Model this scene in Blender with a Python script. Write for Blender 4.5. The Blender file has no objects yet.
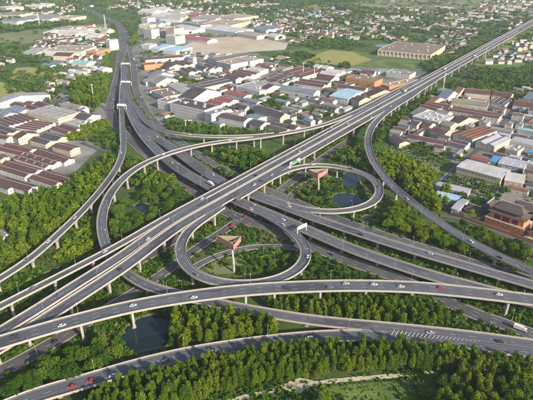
import bpy, math, random
import numpy as np
from mathutils import Vector, Matrix

random.seed(7)
RNG = np.random.default_rng(7)
scene = bpy.context.scene
COL = scene.collection

# ------------------------------------------------------------------ camera, sky, sun, exposure
CAM_H = 225.0
FPX = 500.0                      # focal length in pixels of the 533 x 400 survey grid
PITCH = math.radians(26.6)
cam_data = bpy.data.cameras.new("camera")
cam_data.sensor_width = 36.0
cam_data.lens = 36.0 * FPX / 533.0
cam_data.clip_start = 1.0
cam_data.clip_end = 30000.0
cam = bpy.data.objects.new("camera", cam_data)
cam.location = (0, 0, CAM_H)
cam.rotation_euler = (math.pi / 2 - PITCH, 0, 0)
COL.objects.link(cam)
scene.camera = cam

SUN_AZ = math.atan2(0.69, -0.72)      # from +Y, clockwise seen from above
SUN_EL = math.radians(26.0)
world = bpy.data.worlds.new("World")
scene.world = world
world.use_nodes = True
wn = world.node_tree.nodes
wl = world.node_tree.links
wn.clear()
sky = wn.new("ShaderNodeTexSky")
sky.sky_type = 'NISHITA'
sky.sun_disc = False
sky.sun_elevation = SUN_EL
sky.sun_rotation = SUN_AZ
sky.altitude = 50
sky.air_density = 1.0
sky.dust_density = 1.6
bg = wn.new("ShaderNodeBackground")
bg.inputs[1].default_value = 0.125
wo = wn.new("ShaderNodeOutputWorld")
wl.new(sky.outputs[0], bg.inputs[0])
wl.new(bg.outputs[0], wo.inputs[0])

sun_data = bpy.data.lights.new("sun", 'SUN')
sun_data.energy = 4.7
sun_data.angle = math.radians(0.6)
sun_data.color = (1.0, 0.865, 0.68)
sun = bpy.data.objects.new("sun", sun_data)
sdir = Vector((math.sin(SUN_AZ) * math.cos(SUN_EL), math.cos(SUN_AZ) * math.cos(SUN_EL), math.sin(SUN_EL)))
sun.rotation_euler = sdir.to_track_quat('Z', 'Y').to_euler()
sun.location = (0, 0, 400)
COL.objects.link(sun)

scene.view_settings.view_transform = 'Standard'
scene.view_settings.look = 'None'
scene.view_settings.exposure = 0.92
scene.view_settings.gamma = 1.0
scene.render.engine = 'CYCLES'
scene.cycles.max_bounces = 5
scene.cycles.diffuse_bounces = 3
scene.cycles.transparent_max_bounces = 4
scene.cycles.volume_bounces = 0
scene.cycles.use_denoising = True

# ------------------------------------------------------------------ survey helpers
CP, SP = math.cos(PITCH), math.sin(PITCH)


def at(x, y, z=0.0):
    """world point at height z that was measured at survey position (x, y)"""
    dx = (x - 266.5) / FPX
    dy = (200.0 - y) / FPX
    dz = -SP + dy * CP
    t = (CAM_H - z) / -dz
    return np.array((dx * t, (CP + dy * SP) * t, z))


def to_px(p):
    X, Y, Z = p[0], p[1], p[2] - CAM_H
    d = Y * CP - Z * SP
    u = Y * SP + Z * CP
    return 266.5 + FPX * X / d, 200.0 - FPX * u / d


# ------------------------------------------------------------------ material helpers
MATS = {}


def mat(name, c1, c2=None, scale=0.2, rough=0.85, detail=4.0, spec=0.3, bump=0.0, bscale=2.0, c3=None, scale3=0.02, metallic=0.0, contrast=(0.35, 0.65)):
    if name in MATS:
        return MATS[name]
    m = bpy.data.materials.new(name)
    m.use_nodes = True
    nt = m.node_tree
    b = nt.nodes["Principled BSDF"]
    b.inputs["Roughness"].default_value = rough
    b.inputs["Specular IOR Level"].default_value = spec
    b.inputs["Metallic"].default_value = metallic
    geo = nt.nodes.new("ShaderNodeNewGeometry")
    if c2 is None:
        c2 = tuple(v * 0.8 for v in c1)
    n = nt.nodes.new("ShaderNodeTexNoise")
    n.inputs["Scale"].default_value = scale
    n.inputs["Detail"].default_value = detail
    nt.links.new(geo.outputs["Position"], n.inputs["Vector"])
    r = nt.nodes.new("ShaderNodeValToRGB")
    r.color_ramp.elements[0].position = contrast[0]
    r.color_ramp.elements[1].position = contrast[1]
    r.color_ramp.elements[0].color = (*c1, 1)
    r.color_ramp.elements[1].color = (*c2, 1)
    nt.links.new(n.outputs["Fac"], r.inputs[0])
    out = r.outputs[0]
    if c3 is not None:
        n3 = nt.nodes.new("ShaderNodeTexNoise")
        n3.inputs["Scale"].default_value = scale3
        n3.inputs["Detail"].default_value = 5
        nt.links.new(geo.outputs["Position"], n3.inputs["Vector"])
        r3 = nt.nodes.new("ShaderNodeValToRGB")
        r3.color_ramp.elements[0].position = 0.42
        r3.color_ramp.elements[1].position = 0.6
        nt.links.new(n3.outputs["Fac"], r3.inputs[0])
        mx = nt.nodes.new("ShaderNodeMix")
        mx.data_type = 'RGBA'
        nt.links.new(r3.outputs[0], mx.inputs[0])
        nt.links.new(out, mx.inputs[6])
        mx.inputs[7].default_value = (*c3, 1)
        out = mx.outputs[2]
    nt.links.new(out, b.inputs["Base Color"])
    if bump > 0:
        bn = nt.nodes.new("ShaderNodeTexNoise")
        bn.inputs["Scale"].default_value = bscale
        bn.inputs["Detail"].default_value = 4
        nt.links.new(geo.outputs["Position"], bn.inputs["Vector"])
        bp = nt.nodes.new("ShaderNodeBump")
        bp.inputs["Strength"].default_value = bump
        bp.inputs["Distance"].default_value = 0.3
        nt.links.new(bn.outputs["Fac"], bp.inputs["Height"])
        nt.links.new(bp.outputs[0], b.inputs["Normal"])
    MATS[name] = m
    return m


def foliage(name, ca, cb, cc, trans=0.3):
    """leaf material: hue drifts from tree to tree (tint attribute / object random) and over the ground"""
    m = bpy.data.materials.new(name)
    m.use_nodes = True
    nt = m.node_tree
    nt.nodes.clear()
    out = nt.nodes.new("ShaderNodeOutputMaterial")
    at_ = nt.nodes.new("ShaderNodeAttribute")
    at_.attribute_name = "tint"
    oi = nt.nodes.new("ShaderNodeObjectInfo")
    add = nt.nodes.new("ShaderNodeMath")
    add.operation = 'ADD'
    nt.links.new(at_.outputs["Fac"], add.inputs[0])
    nt.links.new(oi.outputs["Random"], add.inputs[1])
    geo = nt.nodes.new("ShaderNodeNewGeometry")
    n = nt.nodes.new("ShaderNodeTexNoise")
    n.inputs["Scale"].default_value = 0.45
    n.inputs["Detail"].default_value = 3
    nt.links.new(geo.outputs["Position"], n.inputs["Vector"])
    m1 = nt.nodes.new("ShaderNodeMath")
    m1.operation = 'MULTIPLY_ADD'
    m1.inputs[1].default_value = 0.9
    m1.inputs[2].default_value = -0.45
    nt.links.new(n.outputs["Fac"], m1.inputs[0])
    ad2 = nt.nodes.new("ShaderNodeMath")
    ad2.operation = 'ADD'
    ad2.use_clamp = True
    fr = nt.nodes.new("ShaderNodeMath")
    fr.operation = 'FRACT'
    nt.links.new(add.outputs[0], fr.inputs[0])
    nt.links.new(fr.outputs[0], ad2.inputs[0])
    nt.links.new(m1.outputs[0], ad2.inputs[1])
    r = nt.nodes.new("ShaderNodeValToRGB")
    e = r.color_ramp.elements
    e[0].position, e[1].position = 0.05, 0.95
    e[0].color = (*ca, 1)
    e[1].color = (*cc, 1)
    k = e.new(0.5)
    k.color = (*cb, 1)
    nt.links.new(ad2.outputs[0], r.inputs[0])
    d = nt.nodes.new("ShaderNodeBsdfDiffuse")
    t = nt.nodes.new("ShaderNodeBsdfTranslucent")
    nt.links.new(r.outputs[0], d.inputs[0])
    nt.links.new(r.outputs[0], t.inputs[0])
    mx = nt.nodes.new("ShaderNodeMixShader")
    mx.inputs[0].default_value = trans
    nt.links.new(d.outputs[0], mx.inputs[1])
    nt.links.new(t.outputs[0], mx.inputs[2])
    nt.links.new(mx.outputs[0], out.inputs[0])
    MATS[name] = m
    return m


def roofmat(name, c1, c2, period=0.9, rough=0.75):
    """sheet or tile roof: fine courses as relief, blotchy weathering as colour"""
    if name in MATS:
        return MATS[name]
    m = mat(name, c1, c2, scale=0.06, rough=rough, detail=6, contrast=(0.3, 0.7))
    nt = m.node_tree
    b = nt.nodes["Principled BSDF"]
    tc = nt.nodes.new("ShaderNodeTexCoord")
    w = nt.nodes.new("ShaderNodeTexWave")
    w.bands_direction = 'X'
    w.inputs["Scale"].default_value = 1.0 / period
    w.inputs["Distortion"].default_value = 0.6
    nt.links.new(tc.outputs["Object"], w.inputs["Vector"])
    bp = nt.nodes.new("ShaderNodeBump")
    bp.inputs["Strength"].default_value = 0.5
    bp.inputs["Distance"].default_value = 0.15
    nt.links.new(w.outputs["Fac"], bp.inputs["Height"])
    nt.links.new(bp.outputs[0], b.inputs["Normal"])
    return m


M_ASPH = None
M_ASPH2 = mat("asphalt_street", (0.050, 0.052, 0.062), (0.075, 0.075, 0.084), scale=0.1, rough=0.85, detail=8, c3=(0.090, 0.088, 0.090), scale3=0.02)


def asphalt_deck():
    """worn asphalt: long streaks, darker wheel tracks and patched lengths, laid out along the carriageway"""
    m = bpy.data.materials.new("asphalt_deck")
    m.use_nodes = True
    nt = m.node_tree
    b = nt.nodes["Principled BSDF"]
    b.inputs["Roughness"].default_value = 0.75
    b.inputs["Specular IOR Level"].default_value = 0.35

    def node(t, **kw):
        n = nt.nodes.new(t)
        for k, v in kw.items():
            setattr(n, k, v)
        return n
    au = node("ShaderNodeAttribute", attribute_name="across")
    av = node("ShaderNodeAttribute", attribute_name="along")

    def noise(su, sv, det=5):
        c = node("ShaderNodeCombineXYZ")
        for src, sc, k in ((au, su, 0), (av, sv, 1)):
            q = node("ShaderNodeMath", operation='MULTIPLY')
            q.inputs[1].default_value = sc
            nt.links.new(src.outputs["Fac"], q.inputs[0])
            nt.links.new(q.outputs[0], c.inputs[k])
        n = node("ShaderNodeTexNoise")
        n.inputs["Scale"].default_value = 1.0
        n.inputs["Detail"].default_value = det
        nt.links.new(c.outputs[0], n.inputs["Vector"])
        return n
    r = node("ShaderNodeValToRGB")
    e = r.color_ramp.elements
    e[0].position, e[0].color = 0.3, (0.060, 0.064, 0.080, 1)
    e[1].position, e[1].color = 0.72, (0.110, 0.113, 0.130, 1)
    nt.links.new(noise(0.9, 0.012, 7).outputs["Fac"], r.inputs[0])
    # patches
    r2 = node("ShaderNodeValToRGB")
    r2.color_ramp.interpolation = 'CONSTANT'
    e = r2.color_ramp.elements
    e[0].position, e[0].color = 0.0, (1, 1, 1, 1)
    e[1].position, e[1].color = 0.60, (0.70, 0.70, 0.72, 1)
    nt.links.new(noise(0.05, 0.02, 0).outputs["Fac"], r2.inputs[0])
    # wheel tracks every 1.8 m
    w = node("ShaderNodeMath", operation='MULTIPLY')
    w.inputs[1].default_value = 2 * math.pi / 1.85
    nt.links.new(au.outputs["Fac"], w.inputs[0])
    sn = node("ShaderNodeMath", operation='COSINE')
    nt.links.new(w.outputs[0], sn.inputs[0])
    ma = node("ShaderNodeMath", operation='MULTIPLY_ADD')
    ma.inputs[1].default_value = 0.10
    ma.inputs[2].default_value = 0.95
    nt.links.new(sn.outputs[0], ma.inputs[0])
    m1 = node("ShaderNodeMix", data_type='RGBA', blend_type='MULTIPLY')
    m1.inputs[0].default_value = 1.0
    nt.links.new(r.outputs[0], m1.inputs[6])
    nt.links.new(r2.outputs[0], m1.inputs[7])
    m2 = node("ShaderNodeMix", data_type='RGBA', blend_type='MULTIPLY')
    m2.inputs[0].default_value = 1.0
    nt.links.new(m1.outputs[2], m2.inputs[6])
    nt.links.new(ma.outputs[0], m2.inputs[7])
    nt.links.new(m2.outputs[2], b.inputs["Base Color"])
    return m


M_ASPH = asphalt_deck()
M_CONC = mat("concrete", (0.33, 0.31, 0.28), (0.24, 0.228, 0.212), scale=0.25, rough=0.85, detail=8, contrast=(0.3, 0.75))
M_BARR = mat("barrier_concrete", (0.315, 0.297, 0.268), (0.215, 0.205, 0.19), scale=0.35, c3=(0.27, 0.255, 0.23), scale3=0.05, rough=0.85, detail=8, contrast=(0.3, 0.75))
M_LINE = mat("road_paint", (0.55, 0.54, 0.51), (0.33, 0.33, 0.32), scale=0.6, rough=0.7)
M_KERB = mat("kerb_concrete", (0.42, 0.40, 0.37), (0.32, 0.31, 0.29), scale=0.4)
M_METAL = mat("galvanised_steel", (0.36, 0.365, 0.37), (0.28, 0.285, 0.29), scale=0.5, rough=0.5, metallic=0.3)
M_WHITE = mat("white_steel", (0.75, 0.74, 0.72), (0.62, 0.61, 0.6), scale=0.4, rough=0.5)
M_GLASS = mat("window_glass", (0.09, 0.10, 0.12), (0.15, 0.16, 0.18), scale=0.3, rough=0.2, spec=0.6)
M_TRUNK = mat("bark", (0.10, 0.075, 0.05), (0.16, 0.13, 0.10), scale=1.0)
M_POP = foliage("poplar_leaves", (0.078, 0.160, 0.013), (0.130, 0.215, 0.016), (0.195, 0.260, 0.024), 0.50)
M_BROAD = foliage("broadleaf_leaves", (0.044, 0.115, 0.016), (0.086, 0.172, 0.020), (0.155, 0.230, 0.026), 0.50)
M_BUSH = foliage("shrub_leaves", (0.040, 0.108, 0.014), (0.082, 0.168, 0.018), (0.150, 0.225, 0.024), 0.50)
M_BRIGHT = foliage("bright_leaves", (0.115, 0.205, 0.013), (0.165, 0.250, 0.016), (0.225, 0.275, 0.022), 0.50)
M_FAR = foliage("distant_leaves", (0.046, 0.112, 0.026), (0.085, 0.162, 0.034), (0.150, 0.215, 0.046), trans=0.46)

# ------------------------------------------------------------------ mesh helpers


def link(name, me, material=None, parent=None):
    o = bpy.data.objects.new(name, me)
    COL.objects.link(o)
    if material is not None and me is not None and len(me.materials) == 0:
        me.materials.append(material)
    if parent is not None:
        o.parent = parent
    return o


def pydata(name, V, F, material=None, parent=None, smooth=False):
    me = bpy.data.meshes.new(name)
    me.from_pydata([tuple(map(float, v)) for v in V], [], [tuple(f) for f in F])
    me.update()
    if smooth:
        me.polygons.foreach_set("use_smooth", [True] * len(me.polygons))
    return link(name, me, material, parent)


def quads_mesh(name, V, tint=None):
    """V: (n, 4, 3) array -> mesh of n loose quads, with an optional per-quad tint"""
    n = len(V)
    me = bpy.data.meshes.new(name)
    me.vertices.add(n * 4)
    me.vertices.foreach_set("co", np.ascontiguousarray(V, dtype=np.float32).reshape(-1))
    me.loops.add(n * 4)
    me.loops.foreach_set("vertex_index", np.arange(n * 4, dtype=np.int32))
    me.polygons.add(n)
    me.polygons.foreach_set("loop_start", np.arange(0, n * 4, 4, dtype=np.int32))
    if tint is not None:
        a = me.attributes.new("tint", 'FLOAT', 'FACE')
        a.data.foreach_set("value", np.ascontiguousarray(tint, dtype=np.float32))
    me.update()
    return me


class MB:
    """collects boxes, prisms and sheets into one mesh"""

    def __init__(self):
        self.V, self.F = [], []

    def add(self, V, F):
        o = len(self.V)
        self.V += [tuple(v) for v in V]
        self.F += [tuple(i + o for i in f) for f in F]
        return self

    def box(self, x0, x1, y0, y1, z0, z1):
        return self.add([(x0, y0, z0), (x1, y0, z0), (x1, y1, z0), (x0, y1, z0), (x0, y0, z1), (x1, y0, z1), (x1, y1, z1), (x0, y1, z1)],
                        [(3, 2, 1, 0), (4, 5, 6, 7), (0, 1, 5, 4), (1, 2, 6, 5), (2, 3, 7, 6), (3, 0, 4, 7)])

    def loft(self, rings, cap=True):
        """rings: list of equally long lists of points"""
        n = len(rings[0])
        V = [p for r in rings for p in r]
        F = []
        for k in range(len(rings) - 1):
            for i in range(n):
                j = (i + 1) % n
                F.append((k * n + i, k * n + j, (k + 1) * n + j, (k + 1) * n + i))
        if cap:
            F.append(tuple(range(n - 1, -1, -1)))
            F.append(tuple((len(rings) - 1) * n + i for i in range(n)))
        return self.add(V, F)

    def tube(self, pts, radii, n=8):
        pts = [Vector(p) for p in pts]
        rings = []
        for i, p in enumerate(pts):
            a = pts[max(i - 1, 0)]
            b = pts[min(i + 1, len(pts) - 1)]
            d = (b - a).normalized()
            u = d.orthogonal().normalized()
            w = d.cross(u)
            r = radii[i] if hasattr(radii, '__len__') else radii
            rings.append([p + (u * math.cos(2 * math.pi * k / n) + w * math.sin(2 * math.pi * k / n)) * r for k in range(n)])
        return self.loft(rings)

    def build(self, name, material, parent=None, smooth=False):
        return pydata(name, self.V, self.F, material, parent, smooth)

    def mesh(self, name, material):
        me = bpy.data.meshes.new(name)
        me.from_pydata(self.V, [], self.F)
        me.update()
        me.materials.append(material)
        return me


def tag(o, label=None, cat=None, group=None, kind=None):
    if label:
        o["label"] = label
    if cat:
        o["category"] = cat
    if group:
        o["group"] = group
    if kind:
        o["kind"] = kind
    return o


def empty(name, loc=(0, 0, 0), rz=0.0):
    o = bpy.data.objects.new(name, None)
    o.location = [float(v) for v in loc]
    o.rotation_euler = (0, 0, rz)
    o.empty_display_size = 0.5
    COL.objects.link(o)
    return o


def copy_tree(o, parent=None):
    c = o.copy()
    COL.objects.link(c)
    c.parent = parent
    for ch in o.children:
        copy_tree(ch, c)
    return c


ORD = ["leftmost", "second from left", "third from left", "fourth from left", "fifth from left", "sixth from left", "seventh from left",
       "eighth from left", "ninth from left", "tenth from left", "eleventh from left", "twelfth from left", "thirteenth from left",
       "fourteenth from left", "fifteenth from left", "sixteenth from left", "seventeenth from left", "eighteenth from left", "nineteenth from left", "twentieth from left"]


def ordinal(i, n):
    if n == 1:
        return ""
    if i == n - 1:
        return "rightmost"
    return ORD[i] if i < len(ORD) else "%dth from left" % (i + 1)


# ------------------------------------------------------------------ ground, fields, yards, water
def ground_material():
    m = bpy.data.materials.new("ground_cover")
    m.use_nodes = True
    nt = m.node_tree
    b = nt.nodes["Principled BSDF"]
    b.inputs["Roughness"].default_value = 0.95
    b.inputs["Specular IOR Level"].default_value = 0.1
    geo = nt.nodes.new("ShaderNodeNewGeometry")

    def noise(s, d=6):
        n = nt.nodes.new("ShaderNodeTexNoise")
        n.inputs["Scale"].default_value = s
        n.inputs["Detail"].default_value = d
        n.inputs["Roughness"].default_value = 0.62
        nt.links.new(geo.outputs["Position"], n.inputs["Vector"])
        return n

    def ramp(src, stops):
        r = nt.nodes.new("ShaderNodeValToRGB")
        e = r.color_ramp.elements
        e[0].position, e[0].color = stops[0][0], (*stops[0][1], 1)
        e[1].position, e[1].color = stops[-1][0], (*stops[-1][1], 1)
        for p, c in stops[1:-1]:
            k = e.new(p)
            k.color = (*c, 1)
        nt.links.new(src, r.inputs[0])
        return r

    g = ramp(noise(0.09, 8).outputs["Fac"], [(0.3, (0.022, 0.055, 0.012)), (0.5, (0.040, 0.084, 0.017)), (0.64, (0.068, 0.115, 0.025)), (0.80, (0.13, 0.13, 0.06))])
    p = ramp(noise(0.012, 6).outputs["Fac"], [(0.40, (0, 0, 0)), (0.62, (1, 1, 1))])
    mx = nt.nodes.new("ShaderNodeMix")
    mx.data_type = 'RGBA'
    dry = ramp(noise(0.16, 8).outputs["Fac"], [(0.35, (0.045, 0.075, 0.020)), (0.72, (0.105, 0.112, 0.050))])
    nt.links.new(p.outputs[0], mx.inputs[0])
    nt.links.new(g.outputs[0], mx.inputs[6])
    nt.links.new(dry.outputs[0], mx.inputs[7])
    nt.links.new(mx.outputs[2], b.inputs["Base Color"])
    bp = nt.nodes.new("ShaderNodeBump")
    bp.inputs["Strength"].default_value = 0.6
    bp.inputs["Distance"].default_value = 0.6
    nt.links.new(noise(0.7, 6).outputs["Fac"], bp.inputs["Height"])
    nt.links.new(bp.outputs[0], b.inputs["Normal"])
    return m


G = 9000.0
tag(pydata("ground", [(-G, -600, 0), (G, -600, 0), (G, 2 * G, 0), (-G, 2 * G, 0)], [(0, 1, 2, 3)], ground_material()), kind="structure")

SHEET_Z = [0.03]


def sheet(name, poly, material, z=None, kind="structure"):
    """flat patch of ground from survey points, each a little above the last"""
    if z is None:
        SHEET_Z[0] += 0.012
        z = SHEET_Z[0]
    V = [at(x, y, 0) for x, y in poly]
    V = [(v[0], v[1], z) for v in V]
    o = pydata(name, V, [tuple(range(len(V)))[::-1]], material)
    if o.data.polygons[0].normal.z < 0:
        o.data.flip_normals()
    return tag(o, kind=kind)


M_YARD = mat("yard_concrete", (0.150, 0.148, 0.140), (0.225, 0.218, 0.205), scale=0.03, detail=8, c3=(0.085, 0.100, 0.065), scale3=0.018)
M_SAND = mat("bare_soil", (0.40, 0.33, 0.24), (0.30, 0.255, 0.18), scale=0.02, detail=8, c3=(0.36, 0.33, 0.28), scale3=0.006)
M_MEADOW = mat("meadow", (0.070, 0.115, 0.022), (0.125, 0.160, 0.036), scale=0.05, detail=9, c3=(0.050, 0.085, 0.018), scale3=0.03)
M_CROP = mat("crop_field", (0.23, 0.24, 0.050), (0.165, 0.20, 0.038), scale=0.03, detail=6, c3=(0.22, 0.19, 0.07), scale3=0.01)
M_OLIVE = mat("olive_field", (0.135, 0.150, 0.060), (0.175, 0.170, 0.080), scale=0.01, detail=7, c3=(0.10, 0.13, 0.05), scale3=0.004)
M_PATHD = mat("dirt_path", (0.42, 0.36, 0.27), (0.33, 0.29, 0.22), scale=0.3)
M_BROWN = mat("dark_soil", (0.075, 0.055, 0.045), (0.11, 0.085, 0.065), scale=0.2)

sheet("concrete_yard", [(-40, 178), (-40, 112), (40, 98), (62, 93), (104, 103), (116, 112), (100, 122), (88, 140), (100, 148), (75, 172), (30, 184), (0, 190)], M_YARD)
sheet("concrete_yard", [(144, 122), (140, 100), (134, 74), (136, 45), (175, 33), (240, 42), (262, 56), (330, 68), (420, 66), (432, 78), (352, 118), (300, 130), (240, 134), (190, 128)], M_YARD)
sheet("concrete_yard", [(392, 132), (412, 112), (440, 88), (560, 92), (570, 215), (520, 245), (440, 205), (428, 190), (455, 165), (440, 150), (392, 138)], M_YARD)
sheet("concrete_yard", [(40, 60), (100, 42), (106, 62), (80, 78), (44, 66)], M_YARD)
sheet("concrete_yard", [(136, 45), (138, 26), (150, 12), (185, 8), (262, 18), (300, 34), (255, 40), (170, 33)], M_YARD)
sheet("soil_field", [(176, 50), (200, 38), (262, 36), (290, 40), (285, 50), (250, 52), (215, 56), (185, 58)], M_SAND)
sheet("meadow_field", [(268, 64), (278, 52), (320, 46), (372, 54), (420, 62), (418, 70), (372, 68), (330, 66)], M_MEADOW)
sheet("crop_field", [(296, 62), (330, 50), (352, 52), (372, 60), (350, 66)], M_CROP)
sheet("crop_field", [(-40, 108), (-40, 84), (0, 82), (30, 88), (28, 96)], M_CROP)
sheet("meadow_field", [(8, 78), (16, 68), (48, 66), (60, 72), (52, 80), (25, 84)], M_CROP)
sheet("olive_field", [(-40, 44), (0, 34), (60, 27), (110, 24), (100, 32), (50, 40), (0, 48)], M_OLIVE)
sheet("olive_field", [(340, 4), (400, -2), (620, 1), (640, 9), (500, 12), (400, 10)], M_OLIVE)
sheet("olive_field", [(470, 66), (500, 46), (560, 42), (570, 60), (520, 72)], M_MEADOW)
FAR_FIELDS = [
    ([(300, 8), (316, 4), (332, 9), (318, 12)], M_OLIVE), ([(376, 22), (396, 16), (420, 20), (400, 26)], M_MEADOW), ([(440, 20), (462, 14), (476, 18), (456, 24)], M_CROP),
    ([(352, 34), (374, 30), (388, 33), (366, 38)], M_OLIVE), ([(500, 30), (520, 24), (548, 26), (540, 34), (512, 36)], M_MEADOW), ([(486, 42), (500, 36), (520, 38), (508, 44)], M_CROP),
    ([(268, 40), (286, 36), (312, 40), (296, 45)], M_OLIVE), ([(180, 2), (206, -1), (236, 2), (210, 5)], M_MEADOW), ([(410, 28), (428, 25), (440, 28), (424, 32)], M_OLIVE), ([(236, 6), (258, 3), (284, 6), (262, 9)], M_CROP),
    ([(-20, 58), (0, 52), (30, 54), (10, 60)], M_MEADOW), ([(60, 20), (84, 16), (104, 19), (84, 23)], M_MEADOW), ([(10, 14), (40, 12), (60, 15), (30, 18)], M_CROP), ([(340, -3), (380, -6), (420, -4), (380, -1)], M_CROP), ([(470, -3), (520, -6), (560, -4), (520, -1)], M_MEADOW),
]
for fp, fm in FAR_FIELDS:
    sheet("meadow_field", fp, fm)
sheet("soil_field", [(250, 236), (262, 231), (296, 236), (300, 244), (268, 246)], M_BROWN)
sheet("concrete_yard", [(244, 247), (250, 232), (262, 231), (263, 247)], M_YARD)
sheet("soil_field", [(386, 158), (392, 143), (425, 148), (442, 156), (440, 172), (425, 178), (402, 168)], M_OLIVE)
sheet("soil_field", [(204, 268), (222, 258), (240, 256), (244, 266), (232, 274), (212, 275)], M_OLIVE)
sheet("soil_field", [(272, 388), (300, 378), (318, 382), (300, 394)], M_PATHD)
sheet("meadow_field", [(300, 402), (330, 386), (440, 378), (446, 388), (400, 404)], M_MEADOW)
sheet("concrete_yard", [(236, 214), (250, 206), (268, 216), (262, 230), (248, 228)], M_ASPH2)
sheet("concrete_yard", [(131, 60), (133, 46), (142, 44), (145, 56), (139, 64)], M_YARD)


def water_material():
    m = bpy.data.materials.new("pond_water")
    m.use_nodes = True
    nt = m.node_tree
    b = nt.nodes["Principled BSDF"]
    b.inputs["Base Color"].default_value = (0.010, 0.021, 0.027, 1)
    b.inputs["Roughness"].default_value = 0.03
    b.inputs["IOR"].default_value = 1.33
    geo = nt.nodes.new("ShaderNodeNewGeometry")
    n = nt.nodes.new("ShaderNodeTexNoise")
    n.inputs["Scale"].default_value = 0.9
    nt.links.new(geo.outputs["Position"], n.inputs["Vector"])
    bp = nt.nodes.new("ShaderNodeBump")
    bp.inputs["Strength"].default_value = 0.12
    bp.inputs["Distance"].default_value = 0.1
    nt.links.new(n.outputs["Fac"], bp.inputs["Height"])
    nt.links.new(bp.outputs[0], b.inputs["Normal"])
    return m


M_WATER = water_material()
M_BANK = mat("grass_bank", (0.055, 0.085, 0.025), (0.13, 0.12, 0.065), scale=0.15, detail=7)
PONDS = [
    [(121, 338), (126, 327), (138, 319), (158, 314), (170, 318), (167, 332), (170, 345), (158, 354), (138, 356), (125, 349)],
    [(343, 172), (357, 173), (358, 185), (351, 190), (342, 188)],
    [(333, 195), (345, 193), (362, 197), (366, 202), (357, 207), (340, 208), (332, 203)],
    [(362, 216), (376, 216), (376, 221), (363, 224)],
    [(133, 207), (141, 202), (151, 207), (147, 213), (137, 213)],
    [(226, 168), (236, 165), (241, 168), (231, 171)],
    [(322, 6), (330, 5), (352, 13), (340, 14)],
    [(298, 14), (312, 10), (330, 17), (318, 18)],
    [(338, 27), (360, 25), (376, 28), (352, 30)],
    [(372, 45), (392, 44), (404, 47), (385, 49)],
]
POND_W = []
for poly in PONDS:
    P = np.array([at(x, y)[:2] for x, y in poly])
    # rounded outline
    for _ in range(2):
        Q = np.empty((len(P) * 2, 2))
        nx = np.roll(P, -1, 0)
        Q[0::2] = P * 0.75 + nx * 0.25
        Q[1::2] = P * 0.25 + nx * 0.75
        P = Q
    c = P.mean(0)
    POND_W.append(P)
    rad = np.linalg.norm(P - c, axis=1, keepdims=True)
    wob = 1 + 0.5 * RNG.random((len(P), 1)) / rad * 3
    w_ = P + (P - c) / rad * 0.8
    o = pydata("water", [(p[0], p[1], 0.30) for p in w_], [tuple(range(len(w_)))], M_WATER)
    if o.data.polygons[0].normal.z < 0:
        o.data.flip_normals()
    tag(o, kind="structure")
    rings = [P, P + (P - c) / rad * 1.6 * wob, P + (P - c) / rad * 4.5 * wob]
    n = len(P)
    V = [(p[0], p[1], 0.22) for p in rings[0]] + [(p[0], p[1], 1.0 + 0.4 * random.random()) for p in rings[1]] + [(p[0], p[1], -0.1) for p in rings[2]]
    F = []
    for k in (0, 1):
        for i in range(n):
            j = (i + 1) % n
            F.append((k * n + i, k * n + j, (k + 1) * n + j, (k + 1) * n + i))
    tag(pydata("ground_bank", V, F, M_BANK, smooth=True), kind="structure")

# ------------------------------------------------------------------ roads
STEP = 4.0


def smooth_line(ctrl):
    """ctrl: (x, y, z, width) survey points -> world samples every STEP metres (x, y, z, width)"""
    W = np.array([list(at(c[0], c[1], c[2])) + [c[3]] for c in ctrl])
    pts = np.vstack([2 * W[0] - W[1], W, 2 * W[-1] - W[-2]])
    out = []
    for i in range(1, len(pts) - 2):
        p0, p1, p2, p3 = pts[i - 1], pts[i], pts[i + 1], pts[i + 2]
        d = [max(np.linalg.norm(b[:2] - a[:2]), 1e-3) ** 0.5 for a, b in ((p0, p1), (p1, p2), (p2, p3))]
        t0, t1 = 0.0, d[0]
        t2 = t1 + d[1]
        t3 = t2 + d[2]
        n = max(2, int(np.linalg.norm(p2[:2] - p1[:2]) / 1.5))
        for t in np.linspace(t1, t2, n, endpoint=False):
            a1 = (t1 - t) / (t1 - t0) * p0 + (t - t0) / (t1 - t0) * p1
            a2 = (t2 - t) / (t2 - t1) * p1 + (t - t1) / (t2 - t1) * p2
            a3 = (t3 - t) / (t3 - t2) * p2 + (t - t2) / (t3 - t2) * p3
            b1 = (t2 - t) / (t2 - t0) * a1 + (t - t0) / (t2 - t0) * a2
            b2 = (t3 - t) / (t3 - t1) * a2 + (t - t1) / (t3 - t1) * a3
            out.append((t2 - t) / (t2 - t1) * b1 + (t - t1) / (t2 - t1) * b2)
    out.append(W[-1])
    S = resample(np.array(out))
    for _ in range(14):                      # ease survey noise out of the curve
        T = S.copy()
        T[1:-1] = 0.25 * S[:-2] + 0.5 * S[1:-1] + 0.25 * S[2:]
        S = T
    return resample(S)


def resample(S):
    d = np.concatenate([[0], np.cumsum(np.linalg.norm(np.diff(S[:, :2], axis=0), axis=1))])
    n = max(2, int(round(d[-1] / STEP)))
    t = np.linspace(0, d[-1], n + 1)
    return np.stack([np.interp(t, d, S[:, k]) for k in range(4)], 1)


def normals(S):
    T = np.gradient(S[:, :2], axis=0)
    T /= np.linalg.norm(T, axis=1, keepdims=True) + 1e-9
    return np.stack([-T[:, 1], T[:, 0]], 1), T       # left normal, tangent


ZT = 14.0                                     # height of the main viaduct
VP = at(663, -48, 0) if False else None
FD = np.array((0.579, 0.816))                 # its direction
FN = np.array((0.816, -0.579))                # towards its lower right side
FE = at(160, 218.5, ZT)[:2]                   # a point on its upper left edge


def fline(off, s, z=ZT, w=9.0):
    p = FE + FD * s + FN * off
    x, y = to_px((p[0], p[1], z))
    return (x, y, z, w)


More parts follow.
